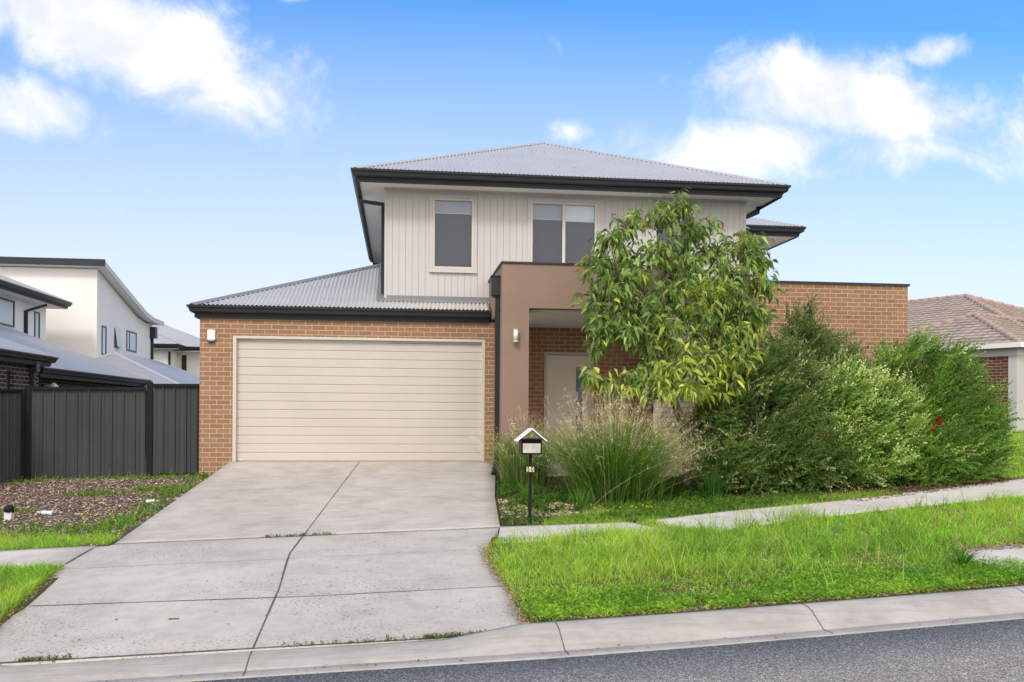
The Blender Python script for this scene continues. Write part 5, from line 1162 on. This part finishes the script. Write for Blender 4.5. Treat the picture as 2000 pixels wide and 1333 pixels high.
BL = [  # direction (x/y, z/y), half sizes, slope, strength
    (-.33, .41, .19, .058, -.35, 1.0), (-.235, .375, .075, .038, -.3, .8), (-.185, .385, .045, .02, .1, .55), (-.395, .322, .07, .032, -.2, .8), (-.12, .455, .04, .014, -.1, .45), (-.5, .46, .2, .06, -.2, .8),
    (.51, .375, .15, .05, -.1, 1.0), (.62, .36, .14, .045, -.1, .66), (.40, .31, .17, .034, .12, .75), (.56, .31, .16, .03, .1, .55), (.72, .34, .10, .05, .1, .5), (.50, .285, .05, .014, .15, .55), (.645, .435, .05, .020, .3, .7), (.69, .385, .02, .024, .3, .5), (.72, .475, .03, .014, .1, .42), (.19, .318, .03, .015, 0, .5), (.73, .30, .08, .02, .1, .4), (.30, .35, .012, .008, 0, .3), (.78, .42, .03, .05, .2, .6), (.24, .30, .03, .01, 0, .3)]
tot = None
for (cx, cy, rx, ry, sl, st) in BL:
    du = math_(nt, 'SUBTRACT', U, cx); dv = math_(nt, 'SUBTRACT', math_(nt, 'SUBTRACT', V_, cy), math_(nt, 'MULTIPLY', du, sl))
    e = math_(nt, 'ADD', math_(nt, 'POWER', math_(nt, 'ABSOLUTE', math_(nt, 'DIVIDE', du, rx)), 2.), math_(nt, 'POWER', math_(nt, 'ABSOLUTE', math_(nt, 'DIVIDE', dv, ry)), 2.))
    g = math_(nt, 'MULTIPLY', math_(nt, 'EXPONENT', math_(nt, 'MULTIPLY', e, -.75)), st)
    tot = g if tot is None else math_(nt, 'MAXIMUM', tot, g)
n1 = noise(nt, 8, 12, .60, cb.outputs[0], .55); n2 = noise(nt, 30, 10, .62, cb.outputs[0], .5)
dn = math_(nt, 'ADD', math_(nt, 'MULTIPLY', n1, 1.25), math_(nt, 'MULTIPLY', n2, .42))
den = math_(nt, 'ADD', tot, math_(nt, 'SUBTRACT', dn, .815))
mr = nt.nodes.new('ShaderNodeMapRange'); mr.interpolation_type = 'SMOOTHSTEP'; L(nt, den, mr.inputs[0]); mr.inputs[1].default_value = .22; mr.inputs[2].default_value = .82
# mid-air veil near the horizon
veil = nt.nodes.new('ShaderNodeMapRange'); L(nt, V_, veil.inputs[0]); veil.inputs[1].default_value = .02; veil.inputs[2].default_value = .46; veil.inputs[3].default_value = .97; veil.inputs[4].default_value = 0.
SKS = .10
hs = mix(nt, 1., sky.outputs[0], (.88, 1.72, 2.35), 'MULTIPLY')
c1 = mix(nt, veil.outputs[0], hs, tuple(v/SKS for v in (.88, .81, .80)))
shade = mix(nt, ramp(nt, n1, [(.4, 0.), (.62, 1.)]), tuple(v/SKS for v in (.78, .82, .90)), tuple(v/SKS for v in (1.02, 1.01, 1.02)))
c2 = mix(nt, mr.outputs[0], c1, shade)
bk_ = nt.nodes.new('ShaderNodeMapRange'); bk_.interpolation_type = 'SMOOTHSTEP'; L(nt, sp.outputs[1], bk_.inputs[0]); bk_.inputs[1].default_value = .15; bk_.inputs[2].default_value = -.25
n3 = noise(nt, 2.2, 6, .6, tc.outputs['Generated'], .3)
c2 = mix(nt, math_(nt, 'MULTIPLY', bk_.outputs[0], ramp(nt, n3, [(.30, .55), (.50, 1.)])), c2, tuple(v/SKS for v in (1.70, 1.58, 1.48)))  # bright cloud cover added out of view behind the camera as fill light
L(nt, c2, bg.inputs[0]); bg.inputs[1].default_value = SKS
cam = bpy.data.objects.new('camera', bpy.data.cameras.new('camera')); COL.objects.link(cam); scene.camera = cam
psi = math.radians(7.17); rho = .0065
Fv = Vector((math.sin(psi), math.cos(psi), 0)); R0 = Vector((math.cos(psi), -math.sin(psi), 0)); Zv = Vector((0, 0, 1))
Rv = R0*math.cos(rho)+Zv*math.sin(rho); Uv = Zv*math.cos(rho)-R0*math.sin(rho)
mt = Matrix((Rv, Uv, -Fv)).transposed().to_4x4(); mt.translation = (0, -16.7, .94); cam.matrix_world = mt
cam.data.sensor_width = 36; cam.data.lens = 31.5; cam.data.shift_y = (804.6-666.5)/2000; cam.data.clip_end = 3000; cam.data.clip_start = .1
vs_ = scene.view_settings; vs_.view_transform = 'Standard'; vs_.look = 'None'; vs_.exposure = .16; vs_.gamma = 1; vs_.use_curve_mapping = False
scene.cycles.max_bounces = 8; scene.cycles.transparent_max_bounces = 12
